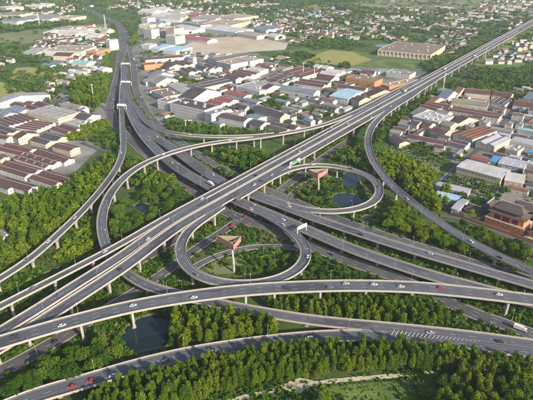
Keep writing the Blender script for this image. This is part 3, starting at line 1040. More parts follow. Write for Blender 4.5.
def building(name, c, u, L, W, h, roof, wall, style="gable", bays=1, axis="u", pitch=0.32, zone="", noun="hall", win=True, units=0, sky_l=0, cat="building", px=None, windows_gap=3.1, group=None, label=None):
    """c: centre, u: unit vector of the long axis, L, W: half sizes. axis: which way the ridges run"""
    rz = math.atan2(u[1], u[0])
    root = empty(name, (c[0], c[1], 0), rz)
    FOOT.append((c[0], c[1], u[0], u[1], L, W))
    wm, rm = WALL[wall], ROOF[roof]
    over = 0.5
    if style == "flat":
        mb = MB().box(-L, L, -W, W, -0.5, h)
        mb.build("wall", wm, root)
        t = 0.35
        MB().box(-L + t, L - t, -W + t, W - t, h + 0.05, h + 0.18).build("roof", rm, root)
        pm = MB()
        ph = 0.9
        pm.box(-L - 0.05, L + 0.05, -W - 0.05, -W + t, h, h + ph).box(-L - 0.05, L + 0.05, W - t, W + 0.05, h, h + ph)
        pm.box(-L - 0.05, -L + t, -W + t, W - t, h, h + ph).box(L - t, L + 0.05, -W + t, W - t, h, h + ph)
        pm.build("parapet", wm, root)
        for i in range(units):
            x = random.uniform(-L * 0.8, L * 0.8)
            y = random.uniform(-W * 0.6, W * 0.6)
            a, b_, hh = random.uniform(1.0, 2.6), random.uniform(0.8, 1.8), random.uniform(0.9, 2.8)
            mb = MB().box(x - a, x + a, y - b_, y + b_, h + 0.18, h + hh)
            mb.box(x - a * 0.8, x + a * 0.8, y - b_ * 0.8, y + b_ * 0.8, h + hh, h + hh + 0.25)
            mb.build("roof_unit", M_UNIT, root)
    else:
        # gables: ridges run along u (axis 'u') or across (axis 'v')
        A, B = (L, W) if axis == "u" else (W, L)         # A along the ridge, B across
        bw = 2 * B / bays
        rh = bw / 2 * pitch

        def tp(a, b, z):
            return (a, b, z) if axis == "u" else (b, a, z) if False else (-b, a, z)
        mb = MB()
        if style == "hip":
            mb.box(-L, L, -W, W, -0.5, h)
        else:
            prof = [(-B, -0.5), (B, -0.5)]
            top = []
            for i in range(bays):
                b1 = B - i * bw
                top += [(b1, h), (b1 - bw / 2, h + rh)]
            top.append((-B, h))
            ring = prof + top
            r0 = [tp(-A, b, z) for b, z in ring]
            r1 = [tp(A, b, z) for b, z in ring]
            mb.loft([r0, r1])
        mb.build("wall", wm, root)
        for i in range(bays):
            bc = -B + (i + 0.5) * bw
            half = bw / 2 + (over if bays == 1 else 0.02)
            zl = h - (half - bw / 2) * pitch
            t = 0.22
            rm_ = MB()
            if style == "hip":
                ins = min(half, A * 0.7)
                V = [(-A - over, bc - half, zl), (A + over, bc - half, zl), (A + over, bc + half, zl), (-A - over, bc + half, zl), (-A + ins * 0.9, bc, h + rh), (A - ins * 0.9, bc, h + rh)]
                V = [tp(a, b, z + 0.05) for a, b, z in V] + [tp(a, b, z - t) for a, b, z in V[:4]]
                rm_.add(V, [(0, 1, 5, 4), (1, 2, 5), (2, 3, 4, 5), (3, 0, 4), (0, 6, 7, 1), (1, 7, 8, 2), (2, 8, 9, 3), (3, 9, 6, 0), (6, 9, 8, 7)])
            else:
                ring = [(bc - half, zl + 0.03), (bc, h + rh + 0.03), (bc + half, zl + 0.03), (bc + half, zl + 0.03 + t), (bc, h + rh + 0.03 + t), (bc - half, zl + 0.03 + t)]
                rm_.loft([[tp(-A - over, b, z) for b, z in ring], [tp(A + over, b, z) for b, z in ring]])
            ro = rm_.build("roof", rm, root)
            if bw > 7 and style != "hip":
                k = MB()
                k.loft([[tp(s * (A + over + 0.05), b, z) for b, z in ((bc - 0.35, h + rh + 0.12), (bc, h + rh + 0.42), (bc + 0.35, h + rh + 0.12))] for s in (-1, 1)])
                k.build("ridge_cap", M_RIDGE if roof not in ("white", "pale") else WALL["white"], ro)
            if sky_l:
                k = MB()
                ns = max(2, int(A * 2 / sky_l))
                for q in range(ns):
                    a = -A + (q + 0.5) * 2 * A / ns
                    for sd in (-1, 1):
                        b0, b1 = bc + sd * half * 0.25, bc + sd * half * 0.8
                        z0 = h + rh - abs(b0 - bc) * pitch + 0.03 + t + 0.04
                        z1 = h + rh - abs(b1 - bc) * pitch + 0.03 + t + 0.04
                        k.add([tp(a - 0.6, b0, z0), tp(a + 0.6, b0, z0), tp(a + 0.6, b1, z1), tp(a - 0.6, b1, z1)], [(0, 1, 2, 3)])
                tag(k.build("skylights", M_SKYL, ro), kind="stuff")
    if noun in ("factory hall", "warehouse", "long warehouse", "small shed", "saw hall"):
        windows_gap = 5.2
    if win:
        tag(windows_mesh(L, W, h, gap=windows_gap).build("windows", M_GLASS, root), kind="stuff")
    root["category"] = cat
    if px is None:
        px = to_px((c[0], c[1], h))[0]
    if label:
        root["label"] = label
        if group:
            root["group"] = group
    else:
        BUILT.append((root, roof.replace("_", " "), wall, noun, zone, px, style))
    return root


def rect3(p0, p1, p2, h):
    """roof rectangle from three surveyed eave corners"""
    A, B, C = (at(*p, h)[:2] for p in (p0, p1, p2))
    u = (B - A)
    L = np.linalg.norm(u)
    u = u / L
    v = np.array((-u[1], u[0]))
    w = (C - B) @ v
    sgn = 1 if w > 0 else -1
    c = (A + B) / 2 + v * w / 2
    return c, u, L / 2, abs(w) / 2


# zone, origin of the survey window, then (kind, roof, wall, height, corners in window units, extras)
def bz(ox, oy, zone, rows, k=0.15):
    for row in rows:
        nm, roof, wall, h, q = row[:5]
        ex = dict(row[5]) if len(row) > 5 else {}
        p = [(ox + q[i] * k, oy + q[i + 1] * k) for i in (0, 2, 4)]
        c, u, L, W = rect3(*p, h)
        if L < W:
            u = np.array((-u[1], u[0]))
            L, W = W, L
            ex["axis"] = {"u": "v", "v": "u"}[ex.get("axis", "u")]
        if nm == "factory_hall":
            L, W, h = L * 1.05, W * 1.14, h + random.uniform(-0.4, 0.4)
        building(nm, c, u, L, W, h, roof, wall, zone=zone, noun=nm.replace("_", " "), **ex)


ZL = "in the estate beside left wood"
bz(0, 130, ZL, [
    ("factory_hall", "maroon", "white", 5, (-40, 250, 165, 312, 262, 262), {"bays": 2}),
    ("factory_hall", "maroon", "white", 5, (100, 188, 300, 250, 405, 213), {"bays": 2, "sky_l": 14}),
    ("factory_hall", "maroon", "white", 5, (235, 148, 425, 214, 482, 190), {"bays": 1}),
    ("factory_hall", "maroon", "cream", 5, (-30, 128, 135, 168, 230, 128), {"bays": 2}),
    ("factory_hall", "maroon", "white", 5, (-20, 345, 180, 405, 235, 372), {"bays": 1}),
    ("factory_hall", "maroon", "grey", 5, (205, 322, 360, 372, 430, 308), {"bays": 2}),
    ("workshop", "maroon", "cream", 8, (345, 108, 465, 140, 530, 114), {"bays": 1, "pitch": 0.2}),
    ("factory_hall", "dark", "cream", 5, (205, 72, 300, 98, 430, 45), {"bays": 2, "axis": "u"}),
    ("workshop", "maroon", "cream", 9, (85, 42, 120, 60, 252, 22), {"bays": 1}),
    ("workshop", "maroon", "white", 8, (-20, 50, 40, 62, 78, 40), {"bays": 1}),
    ("house", "dark", "white", 6, (-10, 375, 50, 398, 75, 380), {"bays": 1}),
])
bz(0, 85, ZL, [
    ("long_warehouse", "pale", "white", 8, (-90, 118, -55, 138, 320, 60), {"bays": 1, "pitch": 0.15}),
    ("assembly_hall", "pale", "cream", 10, (178, 178, 385, 226, 535, 178), {"bays": 3, "axis": "u", "pitch": 0.1, "sky_l": 12}),
    ("factory_hall", "maroon", "white", 5, (150, 148, 215, 170, 335, 125), {"bays": 2}),
    ("factory_hall", "maroon", "white", 5, (70, 128, 140, 154, 185, 132), {"bays": 1}),
    ("factory_hall", "slate", "white", 5, (-40, 185, 20, 212, 180, 158), {"bays": 2, "sky_l": 10}),
    ("factory_hall", "maroon", "white", 5, (-40, 240, 50, 275, 245, 226), {"bays": 6, "axis": "u"}),
    ("factory_hall", "maroon", "white", 5, (110, 285, 235, 302, 400, 256), {"bays": 5, "axis": "u"}),
    ("factory_hall", "maroon", "white", 5, (340, 292, 440, 324, 535, 292), {"bays": 2}),
    ("factory_hall", "dark", "cream", 5, (-50, 300, 40, 330, 120, 300), {"bays": 2}),
    ("workshop", "grey", "white", 6, (400, 132, 520, 158, 560, 140), {"bays": 1}),
])
bz(50, 85, ZL, [
    ("office_block", "grey", "white", 9, (185, 158, 220, 168, 232, 150), {"style": "flat", "units": 1}),
    ("workshop", "pale", "white", 5.5, (95, 250, 190, 272, 285, 236), {"style": "flat", "units": 3}),
    ("workshop", "dark", "grey", 5, (150, 228, 230, 242, 330, 200), {"bays": 1}),
])
ZC = "in district above ramp bridge"
bz(150, 75, ZC, [
    ("office_block", "dark", "grey", 14, (130, 188, 362, 240, 440, 202), {"style": "flat", "units": 8}),
    ("office_block", "brown", "white", 13, (48, 170, 118, 184, 175, 155), {"style": "flat", "units": 2}),
    ("warehouse", "brown", "grey", 9, (10, 108, 98, 150, 205, 126), {"style": "flat", "units": 4}),
    ("warehouse", "pale", "white", 9, (112, 64, 212, 122, 298, 98), {"bays": 1, "pitch": 0.12}),
    ("warehouse", "dark", "white", 9, (228, 76, 305, 98, 535, 40), {"bays": 2, "axis": "v"}),
    ("warehouse", "dark", "white", 9, (200, 140, 285, 163, 455, 108), {"bays": 1}),
    ("warehouse", "red", "white", 7, (372, 182, 460, 206, 580, 166), {"bays": 2}),
    ("office_block", "grey", "white", 13, (360, 250, 408, 266, 512, 226), {"style": "flat", "units": 3}),
    ("workshop", "grey", "white", 8, (-30, 40, 40, 62, 160, 25), {"bays": 1}),
])
bz(220, 75, ZC, [
    ("apartment_block", "dark", "white", 10, (-10, 278, 158, 312, 215, 285), {"bays": 1, "pitch": 0.25}),
    ("stair_tower", "grey", "pink", 15, (72, 250, 128, 262, 138, 245), {"style": "flat", "units": 1}),
    ("workshop", "slate", "grey", 7, (140, 295, 215, 315, 318, 272), {"bays": 1, "pitch": 0.15}),
    ("house", "dark", "white", 8, (195, 322, 268, 342, 330, 318), {"bays": 1}),
    ("apartment_block", "dark", "cream", 11, (225, 232, 400, 288, 458, 266), {"bays": 1, "pitch": 0.5}),
    ("workshop", "dark", "grey", 5, (300, 352, 430, 382, 520, 345), {"bays": 2}),
    ("warehouse", "pale", "white", 10, (104, 78, 262, 112, 380, 72), {"style": "flat", "units": 6}),
    ("warehouse", "red", "white", 8, (28, 118, 158, 148, 200, 128), {"bays": 1, "pitch": 0.2}),
    ("house", "slate", "white", 10, (205, 215, 240, 225, 262, 208), {"bays": 1, "pitch": 0.5}),
    ("house", "dark", "white", 9, (125, 222, 165, 230, 190, 212), {"bays": 1, "pitch": 0.5}),
    ("house", "grey", "white", 10, (-5, 238, 35, 248, 60, 228), {"bays": 1, "pitch": 0.5}),
    ("house", "maroon", "white", 7, (460, 350, 500, 362, 530, 345), {"bays": 1, "pitch": 0.5}),
])
bz(260, 45, ZC, [
    ("warehouse", "maroon", "white", 8, (115, 185, 285, 215, 372, 166), {"bays": 3, "axis": "v"}),
    ("warehouse", "dark", "white", 8, (0, 238, 150, 260, 285, 218), {"bays": 2, "axis": "v"}),
    ("warehouse", "maroon", "white", 8, (225, 258, 415, 284, 448, 250), {"bays": 2}),
    ("warehouse", "maroon", "white", 8, (372, 222, 470, 238, 500, 212), {"bays": 1}),
    ("long_block", "slate", "white", 9, (128, 290, 358, 326, 388, 304), {"bays": 1, "pitch": 0.3}),
    ("warehouse", "white", "white", 8, (395, 190, 500, 206, 565, 178), {"bays": 2}),
    ("warehouse", "maroon", "white", 8, (-15, 300, 20, 312, 120, 268), {"bays": 1}),
    ("workshop", "tan", "cream", 6, (100, 92, 160, 100, 180, 82), {"bays": 1}),
    ("workshop", "white", "white", 8, (350, 145, 385, 152, 400, 135), {"bays": 1}),
    ("workshop", "white", "white", 8, (405, 155, 440, 162, 455, 142), {"bays": 1}),
])
bz(330, 45, ZC, [
    ("warehouse", "brown", "orange", 10, (105, 220, 298, 250, 332, 224), {"style": "flat", "units": 4}),
    ("warehouse", "tan", "orange", 10, (340, 265, 395, 280, 512, 216), {"style": "flat", "units": 3}),
    ("warehouse", "maroon", "cream", 10, (228, 322, 268, 342, 375, 286), {"bays": 1, "pitch": 0.3}),
    ("warehouse", "maroon", "cream", 10, (145, 360, 195, 376, 236, 346), {"bays": 1, "pitch": 0.3}),
    ("warehouse", "blue", "white", 9, (-5, 340, 120, 362, 215, 306), {"bays": 1, "pitch": 0.1, "sky_l": 10}),
    ("long_block", "maroon", "white", 8, (45, 280, 230, 304, 262, 290), {"bays": 1}),
    ("warehouse", "grey", "white", 8, (375, 185, 530, 205, 560, 180), {"style": "flat", "units": 5}),
    ("warehouse", "maroon", "white", 7, (200, 188, 290, 196, 320, 178), {"bays": 1}),
])
bz(200, 45, ZC, [
    ("warehouse", "dark", "grey", 9, (50, 92, 112, 110, 310, 56), {"bays": 3, "axis": "v"}),
    ("warehouse", "tan", "white", 11, (108, 112, 205, 134, 322, 112), {"style": "flat", "units": 3}),
    ("warehouse", "tan", "white", 11, (222, 90, 332, 112, 416, 92), {"style": "flat", "units": 3}),
    ("warehouse", "maroon", "white", 8, (-30, 145, 60, 168, 135, 148), {"bays": 2}),
    ("warehouse", "maroon", "white", 8, (160, 206, 238, 230, 318, 206), {"bays": 2}),
    ("warehouse", "maroon", "white", 8, (212, 186, 335, 208, 398, 188), {"bays": 2}),
    ("warehouse", "dark", "white", 8, (-10, 246, 78, 268, 205, 238), {"bays": 2}),
    ("warehouse", "dark", "white", 9, (415, 230, 530, 252, 610, 212), {"bays": 3}),
    ("warehouse", "white", "white", 8, (300, 165, 400, 180, 440, 160), {"style": "flat", "units": 2}),
])
bz(130, 45, ZC, [
    ("long_warehouse", "maroon", "grey", 8, (102, 100, 358, 80, 362, 66), {"bays": 1, "pitch": 0.2}),
    ("warehouse", "rust", "orange", 10, (95, 138, 222, 126, 218, 110), {"style": "flat", "units": 2}),
    ("warehouse", "maroon", "white", 8, (218, 132, 262, 152, 332, 130), {"bays": 1}),
    ("warehouse", "maroon", "white", 8, (290, 116, 352, 140, 410, 120), {"bays": 2}),
    ("warehouse", "maroon", "white", 8, (332, 160, 392, 186, 448, 162), {"bays": 2}),
    ("warehouse", "dark", "white", 8, (432, 145, 490, 165, 560, 138), {"bays": 2}),
    ("long_warehouse", "pale", "white", 7, (85, 236, 105, 250, 288, 218), {"bays": 1}),
    ("workshop", "grey", "grey", 5, (110, 205, 150, 222, 275, 190), {"bays": 1}),
])
ZT2 = "by the highway toward the skyline"
bz(130, 0, ZT2, [
    ("apartment_tower", "pale", "white", 24, (86, 195, 140, 202, 180, 192), {"style": "flat", "units": 3}),
    ("apartment_tower", "brown", "pink", 28, (236, 188, 292, 195, 300, 178), {"style": "flat", "units": 2}),
    ("apartment_tower", "pale", "grey", 20, (236, 240, 300, 248, 332, 232), {"style": "flat", "units": 2}),
    ("apartment_block", "tan", "cream", 16, (194, 205, 232, 210, 240, 198), {"style": "flat", "units": 1}),
    ("warehouse", "white", "white", 9, (75, 300, 128, 306, 120, 288), {"style": "flat", "units": 2}),
    ("warehouse", "blue", "white", 9, (138, 322, 196, 328, 188, 290), {"bays": 2, "pitch": 0.12}),
    ("warehouse", "blue", "white", 8, (205, 335, 305, 345, 282, 302), {"bays": 3, "pitch": 0.12}),
    ("long_warehouse", "white", "white", 9, (200, 188, 330, 214, 476, 184), {"bays": 2, "pitch": 0.15}),
    ("warehouse", "magenta", "white", 7, (335, 250, 515, 276, 540, 258), {"bays": 1, "pitch": 0.2}),
    ("warehouse", "magenta", "white", 7, (330, 238, 420, 250, 445, 240), {"bays": 1, "pitch": 0.2}),
    ("warehouse", "grey", "grey", 12, (360, 150, 470, 172, 540, 140), {"style": "flat", "units": 5}),
    ("warehouse", "white", "white", 9, (50, 80, 150, 88, 260, 66), {"bays": 2}),
    ("warehouse", "white", "white", 9, (135, 108, 240, 116, 270, 95), {"bays": 2}),
    ("warehouse", "pale", "white", 9, (195, 130, 330, 134, 362, 102), {"bays": 3}),
    ("warehouse", "red", "white", 8, (365, 115, 440, 120, 480, 98), {"bays": 2}),
    ("apartment_block", "tan", "white", 18, (75, 120, 115, 124, 122, 112), {"style": "flat", "units": 1}),
    ("warehouse", "white", "cream", 9, (60, 168, 130, 172, 150, 150), {"style": "flat", "units": 2}),
    ("warehouse", "slate", "white", 8, (120, 160, 190, 166, 230, 148), {"bays": 2}),
    ("warehouse", "pale", "white", 9, (250, 88, 330, 92, 350, 75), {"bays": 2}),
])
bz(200, 0, ZT2, [
    ("warehouse", "tan", "tan", 13, (15, 158, 205, 172, 250, 135), {"style": "flat", "units": 6}),
    ("warehouse", "tan", "cream", 11, (90, 112, 225, 128, 352, 102), {"style": "flat", "units": 3}),
    ("long_warehouse", "white", "grey", 10, (18, 190, 235, 218, 268, 186), {"bays": 2, "pitch": 0.15}),
    ("long_warehouse", "tan", "grey", 9, (238, 222, 378, 244, 440, 226), {"bays": 2, "pitch": 0.15}),
    ("warehouse", "slate", "grey", 9, (330, 190, 440, 205, 530, 180), {"bays": 3, "pitch": 0.2}),
    ("warehouse", "white", "white", 8, (440, 240, 500, 250, 540, 235), {"bays": 1}),
    ("warehouse", "grey", "grey", 9, (-60, 130, 100, 135, 150, 110), {"bays": 3}),
])
bz(40, 30, "left of the highway beyond the poplars", [
    ("warehouse", "tan", "white", 11, (22, 140, 272, 148, 322, 108), {"style": "flat", "units": 5}),
    ("warehouse", "maroon", "cream", 10, (84, 172, 200, 176, 212, 152), {"bays": 1, "pitch": 0.2}),
    ("warehouse", "tan", "orange", 9, (310, 142, 375, 148, 402, 120), {"style": "flat", "units": 2}),
    ("warehouse", "teal", "white", 6, (208, 222, 308, 230, 328, 206), {"bays": 1, "pitch": 0.2}),
    ("apartment_tower", "grey", "grey", 24, (436, 70, 460, 74, 478, 58), {"style": "flat", "units": 1}),
    ("long_warehouse", "white", "white", 8, (120, 26, 350, 22, 380, 8), {"bays": 2, "pitch": 0.15}),
    ("warehouse", "white", "white", 8, (300, 45, 385, 48, 400, 32), {"bays": 1}),
    ("workshop", "pale", "cream", 7, (400, 12, 440, 14, 450, -2), {"bays": 1}),
    ("warehouse", "slate", "grey", 5, (5, 235, 60, 248, 120, 215), {"bays": 2}),
    ("house", "white", "white", 6, (222, 285, 262, 292, 285, 275), {"bays": 1}),
    ("house", "white", "white", 7, (375, 262, 408, 270, 432, 245), {"bays": 1}),
    ("house", "tan", "cream", 6, (352, 322, 380, 328, 392, 312), {"bays": 1}),
    ("house", "tan", "cream", 6, (150, 348, 178, 356, 200, 340), {"bays": 1}),
    ("house", "tan", "cream", 6, (30, 352, 60, 360, 78, 346), {"bays": 1}),
])
bz(0, 0, "at the far upper left edge", [
    ("warehouse", "white", "cream", 14, (-20, 48, 40, 56, 75, 36), {"style": "flat", "units": 2}),
    ("warehouse", "slate", "grey", 9, (10, 140, 110, 148, 145, 116), {"bays": 3, "pitch": 0.2}),
    ("long_warehouse", "grey", "grey", 9, (140, 122, 330, 130, 395, 100), {"bays": 3, "pitch": 0.15}),
    ("warehouse", "tan", "cream", 10, (385, 118, 470, 124, 512, 104), {"style": "flat", "units": 2}),
    ("warehouse", "brown", "grey", 8, (-30, 100, 120, 104, 210, 82), {"bays": 3, "pitch": 0.15}),
    ("long_warehouse", "white", "white", 8, (385, 225, 500, 230, 545, 195), {"bays": 2, "pitch": 0.15}),
    ("warehouse", "white", "white", 8, (190, 42, 260, 46, 285, 28), {"bays": 2}),
    ("warehouse", "pale", "white", 8, (150, 350, 240, 358, 330, 320), {"bays": 1, "pitch": 0.15}),
])
ZR = "in town right of viaduct"
bz(380, 80, ZR, [
    ("workshop", "white", "white", 11, (215, 245, 392, 288, 455, 236), {"style": "flat", "units": 9}),
    ("terrace_house", "grey", "cream", 9, (118, 292, 192, 308, 215, 280), {"bays": 1}),
    ("terrace_house", "dark", "cream", 12, (198, 290, 246, 302, 266, 278), {"bays": 1}),
    ("terrace_house", "maroon", "cream", 12, (278, 298, 328, 311, 352, 288), {"bays": 1}),
    ("terrace_house", "maroon", "cream", 11, (336, 335, 432, 361, 460, 335), {"bays": 1}),
    ("terrace_house", "olive", "cream", 10, (405, 295, 470, 312, 500, 285), {"bays": 1}),
    ("workshop", "grey", "grey", 8, (200, 222, 250, 238, 330, 196), {"bays": 1}),
    ("workshop", "maroon", "cream", 7, (255, 178, 370, 205, 420, 178), {"bays": 2}),
    ("workshop", "rust", "cream", 6, (290, 162, 330, 172, 390, 118), {"bays": 1}),
])
bz(380, 120, ZR, [
    ("terrace_house", "maroon", "white", 7, (172, 112, 258, 130, 280, 108), {"bays": 1}),
    ("terrace_house", "maroon", "white", 7, (262, 130, 425, 160, 445, 140), {"bays": 1}),
    ("terrace_house", "dark", "white", 7, (440, 165, 560, 190, 575, 168), {"bays": 1}),
    ("house", "dark", "cream", 6, (62, 112, 130, 158, 172, 132), {"bays": 1}),
    ("house", "maroon", "white", 6, (360, 178, 420, 190, 436, 172), {"bays": 1}),
])
bz(430, 70, ZR, [
    ("long_block", "maroon", "cream", 11, (232, 152, 402, 166, 420, 142), {"bays": 1}),
    ("long_block", "maroon", "pink", 9, (412, 166, 535, 184, 552, 162), {"bays": 1}),
    ("workshop", "rust", "cream", 9, (140, 165, 180, 172, 225, 128), {"bays": 1}),
    ("long_block", "olive", "cream", 11, (140, 212, 384, 242, 406, 217), {"bays": 1, "pitch": 0.2}),
    ("workshop", "slate", "white", 8, (45, 182, 108, 196, 146, 154), {"bays": 1, "pitch": 0.45}),
    ("long_warehouse", "maroon", "grey", 8, (130, 272, 455, 326, 490, 296), {"bays": 2}),
    ("warehouse", "dark", "white", 9, (395, 216, 500, 234, 565, 205), {"bays": 3, "axis": "v"}),
    ("workshop", "maroon", "cream", 8, (138, 346, 182, 362, 252, 308), {"bays": 1}),
    ("long_warehouse", "maroon", "cream", 7, (-10, 240, 120, 262, 150, 238), {"bays": 1}),
    ("workshop", "grey", "cream", 7, (20, 290, 100, 308, 130, 280), {"bays": 1}),
])
bz(453, 110, ZR, [
    ("workshop", "maroon", "cream", 8, (-5, 68, 35, 84, 102, 42), {"bays": 1}),
    ("saw_hall", "rust", "white", 8, (5, 160, 130, 198, 225, 112), {"bays": 4, "axis": "v"}),
    ("terrace_house", "maroon", "white", 7, (-10, 218, 90, 240, 116, 218), {"bays": 1}),
    ("saw_hall", "lavender", "cream", 9, (155, 212, 278, 246, 356, 186), {"bays": 2, "axis": "v"}),
    ("long_block", "grey", "grey", 9, (248, 126, 388, 152, 402, 134), {"bays": 1, "pitch": 0.15}),
    ("long_warehouse", "lavender", "grey", 7, (385, 206, 540, 238, 560, 205), {"bays": 2, "pitch": 0.12}),
    ("warehouse", "red", "grey", 7, (118, 322, 238, 350, 262, 324), {"bays": 1, "pitch": 0.15}),
    ("workshop", "bright_blue", "white", 8, (245, 338, 285, 348, 312, 312), {"bays": 1, "pitch": 0.15}),
    ("warehouse", "lavender", "grey", 8, (300, 355, 470, 392, 512, 348), {"bays": 1, "pitch": 0.1, "sky_l": 8}),
    ("workshop", "bright_blue", "white", 6, (505, 280, 545, 288, 560, 270), {"bays": 1}),
    ("long_block", "teal", "white", 6, (430, 128, 545, 148, 556, 134), {"bays": 1}),
    ("warehouse", "pale", "cream", 7, (350, 262, 430, 282, 470, 250), {"style": "flat", "units": 3}),
    ("warehouse", "white", "cream", 7, (470, 360, 560, 385, 590, 350), {"style": "flat", "units": 3}),
])
bz(453, 160, ZR, [
    ("assembly_hall", "white", "tan", 10, (25, 45, 320, 124, 385, 70), {"bays": 1, "pitch": 0.08, "sky_l": 9}),
    ("warehouse", "white", "tan", 8, (345, 135, 470, 158, 515, 105), {"bays": 1, "pitch": 0.3}),
    ("warehouse", "dark", "white", 7, (490, 165, 560, 180, 590, 150), {"bays": 1}),
])
bz(420, 150, ZR, [
    ("shed", "lavender", "white", 5, (105, 242, 320, 292, 350, 262), {"bays": 1, "pitch": 0.12}),
    ("shed", "blue", "white", 5, (95, 302, 250, 340, 272, 308), {"bays": 1, "pitch": 0.12}),
    ("shed", "lavender", "grey", 6, (210, 388, 255, 402, 330, 338), {"bays": 1, "pitch": 0.12}),
    ("shed", "pale", "white", 4, (110, 330, 190, 350, 205, 335), {"bays": 1, "pitch": 0.12}),
])
bz(453, 60, ZR, [
    ("long_block", "maroon", "white", 8, (400, 300, 540, 318, 560, 290), {"bays": 1}),
    ("house", "slate", "white", 8, (465, 255, 540, 270, 560, 230), {"bays": 1}),
])
c, u, L, W = rect3((378, 49.5), (431, 54.5), (451, 45.6), 14)
building("exhibition_hall", c, u, L, W, 12.5, "brown", "tan", style="flat", units=10, noun="large hall", zone="on the meadow by the viaduct", win=False, cat="building")
EXH = bpy.data.objects[BUILT[-1][0].name]
mb = MB()
for i in range(13):
    x = -L + (i + 0.5) * 2 * L / 13
    mb.box(x - 2.2, x + 2.2, -W - 0.06, -W + 0.1, 5.6, 10.6)
    mb.box(x - 2.2, x + 2.2, W - 0.1, W + 0.06, 6.0, 12.2)
for i in range(9):
    y = -W + (i + 0.5) * 2 * W / 9
    mb.box(L - 0.1, L + 0.06, y - 1.6, y + 1.6, 6.5, 8.5)
tag(mb.build("windows", M_GLASS, EXH), kind="stuff")
mb = MB()
for i in range(14):
    x = -L + i * 2 * L / 13
    mb.box(max(x - 0.6, -L), min(x + 0.6, L), -W - 0.7, -W - 0.02, -0.3, 12.2)
mb.build("pilasters", WALL["grey"], EXH)


# fill the gaps of the built-up quarters with smaller sheds and houses
def poly_w(poly, z=0):
    return np.array([at(x, y, z)[:2] for x, y in poly])


def in_poly(P, poly):
    x, y = P[:, 0], P[:, 1]
    m = np.zeros(len(P), bool)
    n = len(poly)
    for i in range(n):
        x0, y0 = poly[i]
        x1, y1 = poly[(i + 1) % n]
        c = ((y0 > y) != (y1 > y)) & (x < (x1 - x0) * (y - y0) / (y1 - y0 + 1e-12) + x0)
        m ^= c
    return m


def fill(poly, ang, spacing, zone, sizes, roofs, walls, hs, noun, limit, prob=1.0, group=None, label=None):
    pw = poly_w(poly)
    u0 = np.array((math.cos(ang), math.sin(ang)))
    v0 = np.array((-u0[1], u0[0]))
    a = pw @ u0
    b = pw @ v0
    n = 0
    cells = [(i, j) for i in np.arange(a.min(), a.max(), spacing) for j in np.arange(b.min(), b.max(), spacing)]
    random.shuffle(cells)
    for i, j in cells:
        if n >= limit or random.random() > prob:
            continue
        c = u0 * (i + random.uniform(-.3, .3) * spacing) + v0 * (j + random.uniform(-.3, .3) * spacing)
        if not in_poly(c[None], pw)[0]:
            continue
        L = random.uniform(*sizes[0]) / 2
        W = min(L, random.uniform(*sizes[1]) / 2)
        an = ang + random.choice((0, 0, math.pi / 2)) + random.gauss(0, 0.03)
        u = np.array((math.cos(an), math.sin(an)))
        v = np.array((-u[1], u[0]))
        if overlaps(c, u, L, W, 1.0):
            continue
        rp = np.array([c + u * sx * L + v * sy * W for sx in (-1, 0, 1) for sy in (-1, 0, 1)])
        if on_road(rp, 3).any():
            continue
        if any(in_poly(rp, p).any() for p in POND_W):
            continue
        h = random.uniform(*hs)
        rf = random.choice(roofs)
        st = random.choice(("gable", "gable", "hip")) if noun == "house" else "gable"
        building(noun.replace(" ", "_"), c, u, L, W, h, rf, random.choice(walls), style=st, pitch=0.5 if noun == "house" else 0.25, zone=zone, noun=noun, win=(c[1] < 1100), group=group, label=label)
        n += 1
    return n


A33 = math.radians(-33)
fill([(-5, 180), (-5, 112), (60, 95), (92, 110), (60, 138), (52, 165)], A33, 18, ZL, ((12, 26), (8, 12)), ("maroon", "maroon", "dark", "grey"), ("white", "cream"), (4, 6), "small shed", 34)
fill([(150, 122), (140, 85), (175, 52), (262, 58), (330, 70), (380, 74), (350, 112), (300, 126), (230, 128)], math.radians(-40), 19, ZC, ((14, 34), (8, 14)), ("maroon", "maroon", "dark", "grey", "maroon", "slate", "rust", "pale"), ("white", "grey", "cream"), (4, 7), "small shed", 110)
fill([(283, 128), (290, 100), (330, 95), (345, 112), (318, 126)], math.radians(-48), 17, ZC, ((10, 15), (8, 10)), ("dark", "slate", "maroon", "grey"), ("white", "white", "cream"), (5, 8), "house", 26)
fill([(395, 132), (440, 92), (555, 92), (560, 205), (500, 190), (462, 165), (440, 146)], math.radians(-38), 13.5, ZR, ((10, 22), (7, 11)), ("maroon", "maroon", "dark", "grey", "lavender", "rust"), ("white", "cream", "grey"), (5, 9), "small shed", 150)
fill([(390, 136), (402, 120), (420, 128), (448, 142), (440, 152), (415, 146)], math.radians(-33), 11, ZR, ((9, 15), (7, 10)), ("maroon", "dark", "grey", "olive"), ("cream", "white"), (6, 10), "house", 24)
fill([(40, 95), (60, 74), (95, 70), (104, 84), (70, 96)], math.radians(-20), 22, "among the trees left of the highway", ((10, 15), (8, 10)), ("grey", "white", "tan", "maroon"), ("white", "cream"), (5, 7), "house", 16)
fill([(0, 260), (0, 226), (12, 232), (8, 256)], math.radians(-33), 12, "at the left edge in the wood", ((8, 14), (7, 9)), ("grey", "maroon", "pale"), ("white",), (4, 6), "house", 4)
